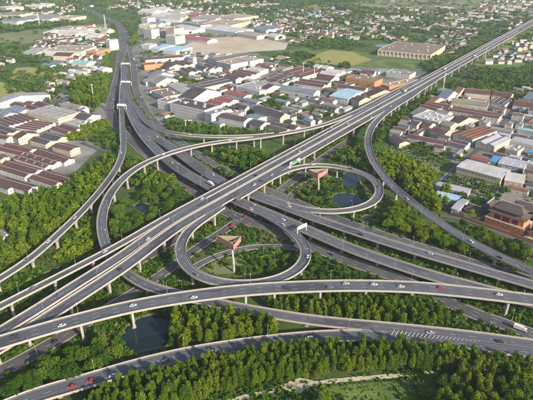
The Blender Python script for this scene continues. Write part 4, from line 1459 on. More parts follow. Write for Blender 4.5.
FARLAB = [
    ([(80, 8), (130, 2), (200, 0), (270, 6), (300, 20), (280, 32), (200, 22), (140, 12)], 60, "in village beyond the tan halls", 0),
    ([(270, 24), (285, 14), (330, 20), (345, 30), (300, 36), (272, 34)], 48, "in village above the bare soil", 0),
    ([(335, 14), (420, 8), (440, 18), (400, 40), (345, 42)], 62, "among trees beyond the meadow", 0),
    ([(420, 30), (450, 22), (485, 36), (470, 48), (448, 52), (430, 46)], 28, "between large hall and far viaduct", 0),
    ([(465, 62), (490, 48), (520, 42), (545, 46), (540, 62), (500, 66)], 34, "right of the far viaduct", 0),
    ([(455, 22), (480, 6), (560, 4), (560, 16), (490, 26)], 60, "in far upper right settlement", 1),
    ([(40, 34), (70, 28), (108, 28), (104, 44), (60, 46)], 30, "crowded left of the far highway", 1),
    ([(-10, 60), (12, 52), (16, 62), (0, 70)], 6, "beside fields at left edge", 0),
    ([(40, 0), (110, -8), (300, -10), (300, -2), (120, 4)], 14, "on the upper left skyline", 0),
    ([(300, -4), (560, -10), (560, -2), (330, 4)], 10, "on the upper right skyline", 0),
]
for poly, lim, zn, big in FARLAB:
    fill(poly, random.uniform(-0.6, 0.2), 24 if not big else 34, zn, ((11, 18) if not big else (26, 55), (9, 11) if not big else (12, 18)), ("dark", "maroon", "grey", "pale", "tan", "white", "red") if not big else ("grey", "pale", "white", "maroon", "tan", "slate", "rust", "red", "maroon"), ("white", "grey", "cream"), (5, 8), "house" if not big else "shed", lim)

# the countless small houses between the villages, too far to tell apart
DV, DF, DM = [], [], []
cand = []
for poly, nmax in (([(80, 6), (140, -2), (270, 2), (310, 16), (270, 30), (200, 20), (140, 10)], 170), ([(262, 34), (280, 10), (345, 14), (352, 34), (300, 44)], 110), ([(335, 12), (450, 4), (470, 18), (410, 42), (345, 42)], 120),
                   ([(455, 30), (480, 2), (580, 0), (580, 24), (500, 32)], 150), ([(-40, 22), (0, 0), (90, -2), (90, 10), (30, 22)], 90), ([(30, 50), (60, 28), (108, 26), (104, 60), (70, 64)], 70), ([(470, 64), (490, 44), (580, 34), (580, 60), (500, 68)], 60), ([(420, 52), (440, 24), (480, 34), (452, 54)], 40)):
    pw = poly_w(poly)
    lo, hi = pw.min(0), pw.max(0)
    a0 = random.uniform(-0.8, 0.3)
    k = 0
    for _ in range(nmax * 14):
        if k >= nmax:
            break
        c = np.array((random.uniform(lo[0], hi[0]), random.uniform(lo[1], hi[1])))
        f = math.sin(c[0] * 0.013 + 2) * math.sin(c[1] * 0.011) + 0.5 * math.sin(c[0] * 0.031 + c[1] * 0.023)
        if f < -0.15 or not in_poly(c[None], pw)[0]:
            continue
        L, W, h = random.uniform(5, 11), random.uniform(4, 6), random.uniform(4.5, 7.5)
        an = a0 + random.choice((0, math.pi / 2)) + random.gauss(0, 0.06)
        u = np.array((math.cos(an), math.sin(an)))
        v = np.array((-u[1], u[0]))
        if overlaps(c, u, L, W, 1.0) or on_road(c[None], 12)[0] or any(in_poly(c[None], p)[0] for p in POND_W):
            continue
        FOOT.append((c[0], c[1], u[0], u[1], L, W))
        k += 1
        o = len(DV)
        for sx, sy, z in ((-1, -1, 0), (1, -1, 0), (1, 1, 0), (-1, 1, 0), (-1, -1, h), (1, -1, h), (1, 1, h), (-1, 1, h)):
            p = c + u * sx * L + v * sy * W
            DV.append((p[0], p[1], z))
        for sx in (-1, 1):
            p = c + u * sx * L
            DV.append((p[0], p[1], h + W * 0.55))
        for sx, sy in ((-1, -1), (1, -1), (1, 1), (-1, 1)):
            p = c + u * sx * (L + 0.5) + v * sy * (W + 0.5)
            DV.append((p[0], p[1], h - 0.1))
        for sx in (-1, 1):
            p = c + u * sx * (L + 0.5)
            DV.append((p[0], p[1], h + W * 0.55 + 0.25))
        wmi, rmi = random.choice((0, 0, 1)), random.choice((2, 2, 3, 3, 4, 5))
        for f, m in (((0, 1, 5, 4), wmi), ((1, 2, 6, 9, 5), wmi), ((2, 3, 7, 6), wmi), ((3, 0, 4, 8, 7), wmi), ((10, 11, 15, 14), rmi), ((12, 13, 14, 15), rmi)):
            DF.append(tuple(i + o for i in f))
            DM.append(m)
dv = pydata("distant_village", DV, DF)
for mm in (WALL["white"], WALL["cream"], ROOF["dark"], ROOF["maroon"], ROOF["grey"], ROOF["rust"]):
    dv.data.materials.append(mm)
dv.data.polygons.foreach_set("material_index", DM)
tag(dv, kind="stuff")

# labels that single each building out
groups = {}
for rec in BUILT:
    key = (rec[1], rec[2], rec[3], rec[4])
    groups.setdefault(key, []).append(rec)
for (roof, wall, noun, zone), recs in groups.items():
    recs.sort(key=lambda r: r[5])
    for i, r in enumerate(recs):
        o = ordinal(i, len(recs))
        lead = "%s with %s roof and %s walls" % (noun, roof, wall) if o == "" else "%s roofed %s with %s walls" % (roof, noun, wall)
        r[0]["group"] = "buildings " + zone
        r[0]["label"] = (lead + (" " + o if o else "") + " " + zone).strip()

# ------------------------------------------------------------------ vegetation
def leaf_quads(C, size, rng):
    """one randomly turned quad at each centre C (n, 3)"""
    n = len(C)
    a = rng.normal(size=(n, 3))
    a /= np.linalg.norm(a, axis=1, keepdims=True)
    b = rng.normal(size=(n, 3))
    b -= (b * a).sum(1, keepdims=True) * a
    b /= np.linalg.norm(b, axis=1, keepdims=True)
    s = size * (0.6 + 0.8 * rng.random((n, 1)))
    a, b = a * s * 0.5, b * s * 0.42
    return np.stack([C - a - b, C + a - b * 0.6, C + a + b, C - a + b * 0.7], 1)


def crown_points(kind, n, rng):
    """leaf centres of a unit-height tree"""
    if kind == "poplar":
        m = 26
        t = rng.random(m) ** 0.9
        zc = 0.16 + 0.76 * t
        prof = 0.20 * np.clip((zc - 0.04) / 0.24, 0, 1) ** 0.6 * np.clip((1.02 - zc) / 0.55, 0, 1) ** 0.6
        ang = rng.random(m) * 2 * math.pi
        rr = prof * (0.35 + 0.55 * rng.random(m))
        cl = np.stack([np.cos(ang) * rr, np.sin(ang) * rr, zc], 1)
        rad = np.stack([0.075 + 0.035 * rng.random(m)] * 2 + [0.10 + 0.05 * rng.random(m)], 1)
    elif kind == "broad":
        m = 20
        ang = rng.random(m) * 2 * math.pi
        rr = 0.34 * np.sqrt(rng.random(m))
        zc = 0.40 + 0.42 * rng.random(m) * (1 - (rr / 0.5) ** 2) + 0.06
        cl = np.stack([np.cos(ang) * rr, np.sin(ang) * rr, zc], 1)
        rad = np.stack([0.13 + 0.07 * rng.random(m)] * 2 + [0.10 + 0.05 * rng.random(m)], 1)
    else:                                   # bush
        m = 9
        ang = rng.random(m) * 2 * math.pi
        rr = 0.45 * np.sqrt(rng.random(m))
        cl = np.stack([np.cos(ang) * rr, np.sin(ang) * rr, 0.35 + 0.35 * rng.random(m)], 1)
        rad = np.full((m, 3), 0.28)
    idx = rng.integers(0, m, n)
    d = rng.normal(size=(n, 3))
    d /= np.linalg.norm(d, axis=1, keepdims=True)
    d *= (0.55 + 0.45 * rng.random((n, 1)))
    return cl[idx] + d * rad[idx]


def lib(kind, count, n, size):
    out = []
    for i in range(count):
        rng = np.random.default_rng(100 + i * 7 + n)
        out.append(leaf_quads(crown_points(kind, n, rng), size, rng))
    return out


LIB = {
    ("poplar", 0): lib("poplar", 9, 1700, 0.037), ("broad", 0): lib("broad", 9, 1900, 0.050), ("bush", 0): lib("bush", 5, 120, 0.24),
    ("poplar", 1): lib("poplar", 6, 420, 0.066), ("broad", 1): lib("broad", 7, 420, 0.092), ("bush", 1): lib("bush", 5, 48, 0.36),
    ("poplar", 2): lib("poplar", 5, 150, 0.10), ("broad", 2): lib("broad", 6, 120, 0.16), ("bush", 2): lib("bush", 4, 18, 0.6),
    ("poplar", 3): lib("poplar", 4, 26, 0.22), ("broad", 3): lib("broad", 6, 28, 0.32), ("bush", 3): lib("bush", 4, 9, 0.85),
}


def trunk_mesh(kind, i):
    rng = random.Random(i)
    mb = MB()
    if kind == "poplar":
        mb.tube([(0, 0, -0.02), (0.003, 0.0, 0.3), (0, 0.004, 0.62), (0.002, 0, 0.93)], [0.014, 0.011, 0.007, 0.002], 6)
        limbs = [(0.25 + 0.06 * k, k * 2.4 + rng.random()) for k in range(8)]
        ln, up = 0.14, 0.16
    else:
        mb.tube([(0, 0, -0.02), (0.005, 0.0, 0.2), (0, 0.01, 0.42), (0.01, 0, 0.7)], [0.026, 0.020, 0.014, 0.004], 6)
        limbs = [(0.24 + 0.05 * k, k * 2.4 + rng.random()) for k in range(7)]
        ln, up = 0.27, 0.2
    for z, a in limbs:
        d = Vector((math.cos(a), math.sin(a), 0))
        mb.tube([(0, 0, z), d * ln * 0.5 + Vector((0, 0, z + up * 0.5)), d * ln + Vector((0, 0, z + up))], [0.007, 0.005, 0.002], 4)
    return mb.mesh("trunk", M_TRUNK)


TRUNK = {k: [trunk_mesh(k, i) for i in range(3)] for k in ("poplar", "broad")}
FM = {"poplar": M_POP, "broad": M_BROAD, "bush": M_BUSH, "bright": M_BRIGHT, "far": M_FAR}


def crown_mesh(kind, i, m):
    me = quads_mesh("crown", LIB[(kind, 0)][i])
    me.materials.append(m)
    return me


CROWN = {}
FW = np.array([(f[0], f[1], f[2], f[3], f[4], f[5]) for f in FOOT])


def off_buildings(P, pad=1.5):
    bad = np.zeros(len(P), bool)
    for cx, cy, ux, uy, l, w in FW:
        d = P - np.array((cx, cy))
        near = np.abs(d).max(1) < l + w + 5
        if not near.any():
            continue
        dd = d[near]
        a = np.abs(dd @ np.array((ux, uy)))
        b = np.abs(dd @ np.array((-uy, ux)))
        bad[np.where(near)[0]] |= (a < l + pad) & (b < w + pad)
    return ~bad


def ok_spots(P, road=2.0, pad=1.5, road_lines=None):
    m = ~on_road(P, road, road_lines) & off_buildings(P, pad)
    for p in POND_W:
        m &= ~in_poly(P, p)
    if len(PIERS):
        pp = np.array(PIERS)
        for c0 in range(0, len(P), 3000):
            m[c0:c0 + 3000] &= np.linalg.norm(P[c0:c0 + 3000, None] - pp[None], axis=2).min(1) > 2.0
    return m


def scatter(poly, spacing, hz, jitter=0.42, ang=0.0, clump=0.0):
    """jittered grid of ground points whose canopies at height hz fill the surveyed outline"""
    pw = poly_w(poly, hz)
    u0 = np.array((math.cos(ang), math.sin(ang)))
    v0 = np.array((-u0[1], u0[0]))
    a, b = pw @ u0, pw @ v0
    ii, jj = np.meshgrid(np.arange(a.min(), a.max() + spacing, spacing), np.arange(b.min(), b.max() + spacing, spacing))
    q = np.stack([ii.ravel(), jj.ravel()], 1) + RNG.uniform(-jitter, jitter, (ii.size, 2)) * spacing
    P = q[:, :1] * u0 + q[:, 1:] * v0
    P = P[in_poly(P, pw)]
    if clump > 0 and len(P):
        f = np.sin(P[:, 0] * 0.021 + 1.3) * np.sin(P[:, 1] * 0.017 + 0.4) + 0.6 * np.sin(P[:, 0] * 0.047 + P[:, 1] * 0.039) + 0.8 * RNG.random(len(P))
        P = P[f > np.quantile(f, clump)]
    return P


STUFF = {}          # name -> list of (quads, tint), by material


def add_stuff(name, m, kind, lod, P, hs, spread=(0.85, 1.2)):
    L = LIB[(kind, lod)]
    for p in P:
        q = L[RNG.integers(len(L))]
        h = RNG.uniform(*hs)
        w = h * RNG.uniform(*spread)
        a = RNG.uniform(0, 2 * math.pi)
        ca, sa = math.cos(a), math.sin(a)
        V = np.empty_like(q)
        V[..., 0] = (q[..., 0] * ca - q[..., 1] * sa) * w + p[0]
        V[..., 1] = (q[..., 0] * sa + q[..., 1] * ca) * w + p[1]
        V[..., 2] = q[..., 2] * h
        STUFF.setdefault((name, m), []).append((V, np.full(len(V), RNG.random(), np.float32)))


INDIV = []          # candidate individuals: (distance, kind, material key, point, height, label, group, stuff name)


def stand(poly, spacing, kind, hs, label, group, hz=None, mk=None, road=2.2, ang=0.0, clump=0.0, sname="far_woods", spread=(0.9, 1.15), jitter=0.42, under=()):
    P = scatter(poly, spacing, hs[1] * 0.5 if hz is None else hz, ang=ang, clump=clump, jitter=jitter)
    if len(P) == 0:
        return
    P = P[ok_spots(P, road, 1.5, [L for q, L in list(LINES.items()) + list(GLINES.items()) if q not in under])]
    for p in P:
        INDIV.append((float(np.hypot(p[0], p[1])), kind, mk or kind, p, RNG.uniform(*hs), label, group, sname, RNG.uniform(*spread)))


# foreground poplar belts and woods (countable trees)
stand([(84, 400), (130, 379), (200, 361), (262, 350), (330, 344), (400, 343), (460, 351), (540, 361), (540, 376), (470, 370), (400, 363), (330, 369), (270, 377), (235, 385), (180, 400), (90, 424)], 4.2, "poplar", (12.3, 14.6), "poplar tree in the long belt along the lowest road", "poplars of the bottom belt", hz=6, spread=(0.72, 0.95))
stand([(110, 392), (200, 366), (300, 352), (420, 350), (533, 366), (533, 374), (400, 361), (300, 371), (180, 396)], 15, "broad", (8, 12), "broadleaf tree standing among the bottom belt poplars", "broadleaf trees in the bottom belt", hz=6)
stand([(440, 378), (533, 384), (545, 410), (440, 410)], 13, "broad", (8, 13), "broadleaf tree among the poplars of the bottom right corner", "broadleaf trees in the corner wood", hz=6)
stand([(290, 408), (330, 394), (345, 392), (420, 404), (300, 424)], 7.5, "poplar", (8, 12), "young poplar tree in the field below the dirt path", "young poplars below the path", hz=4, clump=0.45)
stand([(438, 376), (470, 376), (545, 382), (560, 430), (440, 430)], 6.0, "poplar", (12, 16), "poplar tree in the bottom right corner wood", "poplars of the corner wood", hz=6)
stand([(166, 322), (178, 310), (240, 306), (276, 318), (276, 330), (250, 336), (215, 343), (185, 348), (168, 345)], 5.6, "poplar", (12, 16), "poplar tree in the grove beside the dark pond", "poplars beside the pond", hz=7, under=("J",))
stand([(255, 304), (300, 296), (360, 296), (425, 298), (445, 308), (440, 322), (380, 320), (330, 316), (290, 312)], 4.8, "poplar", (9.5, 12.5), "poplar tree in the row between flyover and merging road", "poplars behind the merging road", hz=5, under=("J",), spread=(0.85, 1.1))
stand([(436, 314), (470, 322), (533, 340), (533, 338), (470, 314), (440, 304)], 8.0, "broad", (5, 7), "round street tree between flyover and merging road at right", "street trees at right", hz=3, under=("J",))
stand([(-10, 398), (24, 378), (60, 352), (100, 340), (122, 350), (130, 360), (100, 368), (40, 384), (8, 402)], 7.2, "broad", (9, 13), "round broadleaf tree in the grove at lower left", "broadleaf trees at lower left", hz=6)
stand([(96, 338), (112, 322), (126, 326), (120, 340)], 6.5, "broad", (5, 8), "round broadleaf tree in the grove at lower left", "broadleaf trees at lower left", hz=3)
# woods of the middle distance
stand([(-12, 262), (-12, 206), (30, 196), (62, 186), (88, 168), (106, 154), (118, 160), (108, 180), (84, 204), (50, 232), (14, 254)], 7.0, "poplar", (11, 16), "poplar tree in the wood between factory estate and ramp", "trees of the left wood", hz=8, spread=(1.1, 1.5))
stand([(-10, 278), (20, 252), (70, 212), (92, 192), (96, 200), (60, 232), (20, 262), (-10, 286)], 5.0, "bush", (3, 5), "", "", hz=2, mk="bright", sname="shrubbery")
stand([(52, 252), (92, 212), (100, 214), (100, 240), (84, 252), (60, 262)], 4.6, "bush", (3.0, 5.5), "", "", hz=2, mk="bright", sname="shrubbery")
stand([(-10, 300), (40, 272), (92, 252), (96, 256), (60, 274), (0, 304)], 6.0, "bush", (1.6, 3.0), "", "", hz=1, clump=0.3, sname="undergrowth")
stand([(110, 205), (120, 186), (150, 170), (172, 176), (182, 192), (170, 214), (140, 228), (112, 240), (106, 225)], 7.5, "broad", (7, 12), "broadleaf tree inside the arching ramp left of the viaduct", "trees inside the arching ramp", hz=5, clump=0.22)
stand([(112, 160), (124, 158), (150, 162), (130, 172), (118, 178)], 7.5, "broad", (7, 11), "broadleaf tree inside the arching ramp left of the viaduct", "trees inside the arching ramp", hz=5, clump=0.2)
stand([(180, 150), (215, 146), (300, 138), (332, 128), (330, 136), (280, 162), (244, 182), (226, 176), (200, 160)], 8.0, "broad", (6, 11), "broadleaf tree between the ramp bridge and the viaduct", "trees between ramp and viaduct", hz=4, clump=0.35)
stand([(158, 118), (180, 120), (220, 127), (290, 132), (288, 136), (230, 136), (190, 134), (165, 129)], 6.5, "broad", (6, 9), "", "", hz=4, sname="far_woods")
stand([(372, 158), (384, 150), (410, 160), (440, 176), (452, 195), (440, 208), (418, 198), (396, 180), (380, 168)], 7.0, "poplar", (11, 15), "tree in the bright wood right of the curving ramp", "trees of the bright wood", hz=8, mk="bright", spread=(1.2, 1.7))
stand([(386, 214), (396, 200), (412, 208), (440, 228), (470, 248), (488, 258), (488, 266), (440, 252), (400, 240), (382, 226)], 7.0, "broad", (9, 13), "round bright tree in the grove left of the curving ramp", "trees left of the curving ramp", hz=6, mk="bright")
stand([(448, 226), (470, 224), (500, 238), (533, 250), (540, 262), (500, 250), (470, 240)], 6.5, "broad", (7, 11), "dark tree in the row below the orange temple", "trees below the temple", hz=4)
stand([(362, 150), (368, 160), (380, 182), (388, 198), (384, 206), (384, 188), (372, 172), (352, 162), (330, 158), (345, 148)], 7.5, "broad", (7, 11), "broadleaf tree beside the right loop ramp", "trees beside the right loop", hz=4)
stand([(374, 134), (384, 124), (404, 110), (436, 90), (446, 90), (440, 96), (412, 114), (392, 130), (376, 146)], 7.0, "broad", (7, 10), "broadleaf tree in the strip below the main viaduct at right", "trees below the viaduct at right", hz=4)
stand([(446, 92), (452, 82), (480, 82), (533, 92), (560, 96), (560, 102), (520, 102), (470, 94)], 8.0, "broad", (9, 12), "broadleaf tree in the belt behind the right town", "belt behind the right town", hz=5)
stand([(252, 260), (268, 256), (300, 254), (302, 262), (290, 272), (262, 280), (232, 282), (240, 272)], 6.5, "broad", (4, 7), "shrub-like tree inside the left loop ramp", "trees inside the left loop", hz=3)
stand([(308, 250), (316, 250), (350, 266), (380, 276), (395, 280), (380, 282), (330, 280), (312, 272)], 7.0, "broad", (4, 8), "tree between left loop ramp and flyover", "trees right of the left loop", hz=3, clump=0.3)
stand([(294, 192), (302, 184), (318, 178), (330, 172), (332, 178), (316, 186), (304, 198)], 6.5, "broad", (5, 7), "bright tree inside the right loop ramp", "trees inside the right loop", hz=3, mk="bright")
stand([(310, 190), (330, 184), (342, 182), (330, 195), (332, 205), (318, 206), (308, 202)], 7, "broad", (4, 8), "tree beside the pond inside the right loop", "trees at the loop pond", hz=3)
stand([(262, 190), (276, 180), (290, 176), (286, 186), (272, 198)], 5.5, "bush", (2, 4), "", "", hz=1, mk="bright", sname="shrubbery")
stand([(180, 244), (196, 230), (206, 230), (196, 242), (182, 252)], 5.5, "bush", (1.5, 3), "", "", hz=1, mk="bright", sname="shrubbery")
stand([(140, 262), (172, 246), (176, 258), (150, 274)], 5.0, "bush", (1.5, 3.5), "", "", hz=1, sname="shrubbery")
stand([(262, 240), (296, 242), (304, 250), (262, 250)], 8, "broad", (3.5, 5), "small tree beside the inner loop lane", "trees along the inner lane", hz=2)
stand([(456, 196), (478, 186), (500, 196), (488, 216), (468, 214)], 7.5, "broad", (5, 9), "dark tree beside the temple courtyard", "trees beside the temple", hz=3)
stand([(444, 178), (456, 176), (500, 184), (530, 190), (533, 194), (490, 192), (450, 184)], 6.5, "broad", (5, 7), "tree in the row between white hall and temple", "trees above the temple", hz=3)
stand([(470, 214), (478, 212), (480, 222), (472, 224)], 7, "broad", (9, 11), "round light green tree left of the temple front", "tree left of the temple", hz=5, mk="bright")
stand([(404, 146), (414, 140), (432, 146), (440, 152), (436, 158), (412, 152)], 7.0, "broad", (4, 7), "tree in the rough plot below the terrace houses", "trees of the rough plot", hz=3, clump=0.4)
stand([(386, 156), (392, 144), (428, 150), (446, 160), (442, 176), (426, 182), (404, 170)], 3.0, "bush", (0.7, 2.4), "", "", hz=0.5, sname="undergrowth", clump=0.15)
# upper left
stand([(70, 104), (70, 84), (84, 76), (104, 78), (106, 92), (100, 104), (84, 102)], 7.0, "poplar", (13, 18), "tall poplar tree left of the highway above the estate", "poplars left of the highway", hz=9)
stand([(100, 96), (102, 60), (104, 36), (108, 34), (108, 64), (106, 98)], 8.0, "broad", (7, 9), "roadside tree along the left kerb of the highway", "roadside trees", hz=4, mk="bright")
stand([(136, 122), (134, 96), (134, 62), (138, 62), (140, 90), (150, 112), (160, 124), (150, 128)], 8.0, "broad", (6, 9), "roadside tree along the right kerb of the highway", "roadside trees right", hz=4)
stand([(62, 138), (80, 126), (104, 120), (112, 124), (104, 130), (84, 140)], 5.5, "broad", (6, 8), "bright tree in the hedge row above the left wood", "bright hedge row", hz=4, mk="bright")
stand([(84, 142), (104, 130), (118, 134), (120, 150), (100, 148)], 7.5, "broad", (6, 9), "tree between the hedge row and the narrow ramp", "trees by the narrow ramp", hz=4)
stand([(128, 38), (136, 34), (138, 42), (130, 44)], 9.0, "broad", (8, 11), "round tree beside the toll apron on the highway", "trees at the apron", hz=5, mk="bright")
stand([(118, 30), (112, 24), (120, 22), (136, 30), (138, 36), (130, 36)], 9.0, "broad", (7, 10), "tree on the highway bend near the towers", "trees at the bend", hz=4)
# dispersed trees of the built-up quarters
TOWN = [
    ([(150, 122), (140, 85), (175, 52), (262, 58), (330, 70), (380, 74), (350, 112), (300, 126), (230, 128)], 15, 0.55),
    ([(172, 82), (186, 76), (200, 80), (196, 88), (178, 88)], 7, 0.0),
    ([(258, 104), (262, 92), (284, 92), (290, 104), (276, 108)], 7.5, 0.1),
    ([(282, 128), (288, 108), (330, 106), (340, 116), (316, 126)], 9, 0.35),
    ([(-10, 190), (-10, 112), (60, 95), (112, 112), (70, 172)], 18, 0.6),
    ([(395, 138), (440, 92), (555, 92), (560, 215), (500, 190), (455, 172)], 14, 0.55),
    ([(262, 62), (280, 54), (300, 56), (330, 62), (320, 68), (280, 68)], 10, 0.2),
]
TOWN += [
    ([(-40, 30), (0, 4), (90, 6), (180, 2), (262, 16), (300, 34), (255, 40), (170, 33), (138, 46), (135, 30), (112, 22), (92, 24), (30, 26)], 24, 0.35),
    ([(40, 62), (60, 36), (106, 26), (104, 46), (100, 64), (80, 78)], 17, 0.4),
    ([(138, 60), (140, 46), (175, 34), (180, 48), (170, 62)], 16, 0.5),
]
for poly, sp, cl in TOWN:
    P = scatter(poly, sp, 3, clump=cl)
    P = P[ok_spots(P, 2.0, 1.0)]
    add_stuff("town_trees", "broad", "broad", 2, P, (5, 9), (0.9, 1.3))
# patches of denser wood in the far country
FAR = [
    ([(0, 100), (8, 78), (60, 74), (80, 80), (72, 96), (40, 98)], 9, 0.3, (6, 9)),
    ([(-20, 82), (0, 62), (40, 58), (70, 66), (60, 72), (20, 76)], 11, 0.5, (6, 9)),
    ([(0, 60), (0, 44), (40, 40), (70, 44), (60, 52), (30, 58)], 10, 0.3, (7, 10)),
    ([(280, 64), (286, 54), (305, 52), (320, 60), (330, 66), (345, 62), (352, 68), (320, 70)], 9, 0.35, (8, 12)),
    ([(300, 50), (320, 42), (372, 44), (376, 52), (340, 48)], 11, 0.4, (7, 10)),
    ([(420, 64), (440, 58), (470, 46), (452, 60), (432, 74)], 9, 0.15, (8, 11)),
    ([(452, 82), (470, 66), (500, 70), (560, 66), (560, 90), (500, 84)], 10, 0.25, (8, 11)),
    ([(500, 78), (533, 64), (570, 70), (570, 92)], 9, 0.1, (8, 12)),
]
for poly, sp, cl, hs in FAR:
    P = scatter(poly, sp, 4, clump=cl)
    P = P[ok_spots(P, 2.0, 1.0)]
    add_stuff("far_woods", "far", "broad", 2, P, hs, (1.0, 1.5))
# the wide country beyond: clumped woods between the villages and fields
P = scatter([(-60, 58), (-60, -12), (600, -14), (600, 60), (440, 66), (400, 44), (300, 46), (262, 36), (140, 20), (110, 16), (70, 28), (30, 46)], 17, 4, clump=0.36)
fieldp = [poly_w(p) for p, _ in FAR_FIELDS] + [poly_w(p) for p in ([(-40, 44), (0, 34), (60, 27), (110, 24), (100, 32), (50, 40), (0, 48)], [(340, 4), (400, -2), (620, 1), (640, 9), (500, 12), (400, 10)], [(470, 66), (500, 46), (560, 42), (570, 60), (520, 72)], [(-40, 20), (0, 4), (90, 8), (180, 4), (262, 18), (300, 34), (255, 40), (170, 33), (138, 46), (135, 30), (112, 22), (92, 24), (30, 24), (-40, 28)], [(268, 64), (278, 52), (320, 46), (372, 54), (420, 62), (418, 70), (372, 68), (330, 66)])]
keep = ok_spots(P, 3.0, 0.5)
for f in fieldp:
    keep &= ~(in_poly(P, f) & (RNG.random(len(P)) > 0.16))
P = P[keep]
near = P[:, 1] < 1500
add_stuff("far_woods", "far", "broad", 3, P[near], (7, 11), (1.2, 1.8))
add_stuff("far_woods", "far", "broad", 3, P[~near], (8, 12), (1.4, 2.2))
P = scatter([(-80, -12), (-90, -30), (640, -30), (620, -12)], 60, 4, clump=0.3)
add_stuff("far_woods", "far", "broad", 3, P, (10, 14), (3.0, 5.0))
# ground cover in the interchange: low shrubs everywhere the mowers leave
P = scatter([(-20, 420), (-20, 290), (100, 190), (150, 160), (220, 150), (330, 135), (372, 140), (400, 185), (470, 240), (545, 275), (545, 420)], 3.2, 0.5, clump=0.22)
P = P[ok_spots(P, 0.9, 1.0, list(GLINES.values()) + [LINES["K"], LINES["D"][200:]])]
add_stuff("undergrowth", "bush", "bush", 2, P, (0.8, 2.8), (1.0, 1.7))

P = scatter([(300, 406), (330, 386), (440, 377), (448, 390), (400, 410)], 1.7, 0.3)
add_stuff("meadow_tufts", "bush", "bush", 3, P, (0.35, 0.9), (1.0, 2.0))
P = scatter([(228, 404), (300, 380), (400, 366), (440, 366), (440, 377), (300, 392), (270, 410)], 2.6, 0.3)
P = P[ok_spots(P, 0.5, 1.0)]
add_stuff("meadow_tufts", "bush", "bush", 3, P[RNG.random(len(P)) < 0.7], (0.4, 1.3), (0.9, 1.6))
for pw in POND_W[:6]:                        # reeds and shrubs round the ponds
    c = pw.mean(0)
    q = np.repeat(pw, 3, 0)
    d = (q - c) / np.linalg.norm(q - c, axis=1, keepdims=True)
    q = q + d * RNG.uniform(0.6, 6.0, (len(q), 1)) + RNG.normal(0, 0.8, q.shape)
    q = q[ok_spots(q, 0.8, 0.5) & (RNG.random(len(q)) < 0.8)]
    add_stuff("undergrowth", "bush", "bush", 1, q, (1.0, 3.0), (0.8, 1.4))
INDIV.sort(key=lambda r: r[0])
cnt = {"poplar": 0, "broad": 0}
for dist, kind, mk, p, h, label, group, sname, sp in INDIV:
    x, y = to_px((p[0], p[1], h * 0.6))
    inview = -8 < x < 541 and -5 < y < 412
    if label and kind in cnt and inview and cnt[kind] < (300 if kind == "poplar" else 260):
        cnt[kind] += 1
        i = int(RNG.integers(len(LIB[(kind, 0)])))
        key = (kind, i, mk)
        if key not in CROWN:
            CROWN[key] = crown_mesh(kind, i, FM[mk])
        if "long belt" in label:
            seg = "left end" if x < 190 else "part above the dirt patch" if x < 290 else "part above the dirt path" if x < 400 else "part below the hatched marking" if x < 475 else "right end"
            label = "poplar tree of the bottom road belt, " + seg
            group = label + " group"
        name = "poplar_tree" if kind == "poplar" else "broadleaf_tree"
        root = empty(name, (p[0], p[1], 0), float(RNG.uniform(0, 6.28)))
        root.scale = (h * sp, h * sp, h)
        tag(root, label, "tree", group)
        link("trunk", TRUNK[kind][i % 3], None, root)
        link("crown", CROWN[key], None, root)
    else:
        lod = 1 if dist < 480 else 2
        sn = sname if kind == "bush" else ("woods" if dist < 700 else "far_woods")
        add_stuff(sn, mk, kind, lod, [p], (h, h + 0.01), (sp, sp + 0.01))
SLAB = {"far_woods": "distant woods", "woods": "dense tree cover", "town_trees": "scattered trees", "shrubbery": "green shrubs", "undergrowth": "low shrubs"}
for (name, mk), parts in STUFF.items():
    V = np.concatenate([a for a, b in parts])
    t = np.concatenate([b for a, b in parts])
    me = quads_mesh(name, V, t)
    me.materials.append(FM[mk])
    tag(link(name, me), kind="stuff")
    print("STUFF", name, mk, len(parts), len(V))
print("TREES", cnt)

# ------------------------------------------------------------------ temple compound
M_TILE = roofmat("temple_tiles", (0.085, 0.068, 0.062), (0.055, 0.046, 0.045), period=0.5)
M_TWALL = mat("temple_orange_wall", (0.58, 0.19, 0.045), (0.47, 0.155, 0.045), scale=0.25, detail=7)
M_TDOOR = mat("temple_red_door", (0.16, 0.022, 0.016), (0.11, 0.018, 0.014), scale=0.6)
M_TSTONE = mat("temple_stone", (0.46, 0.43, 0.38), (0.36, 0.34, 0.30), scale=0.4)


def curved_roof(name, hx, hy, rx, ry, z0, rise, lift, parent, material=M_TILE):
    """hip roof with a sagging slope and upturned corners"""
    rings = []
    m = 6
    for k in range(7):
        t = k / 6.0
        ax, ay = hx + (rx - hx) * t, hy + (ry - hy) * t
        z = z0 + rise * t ** 1.5
        ring = []
        for (x0, y0, x1, y1) in ((-1, -1, 1, -1), (1, -1, 1, 1), (1, 1, -1, 1), (-1, 1, -1, -1)):
            for q in range(m):
                s = q / m
                cx, cy = x0 + (x1 - x0) * s, y0 + (y1 - y0) * s
                cor = (min(abs(cx), abs(cy))) ** 4
                f = 1 + 0.035 * cor * (1 - t) ** 2
                ring.append((cx * ax * f, cy * ay * f, z + lift * cor * (1 - t) ** 2))
        rings.append(ring)
    under = [(x * 0.97, y * 0.97, z - 0.35) for x, y, z in rings[0]]
    mb = MB()
    mb.loft([under] + rings)
    return mb.build(name, material, parent)


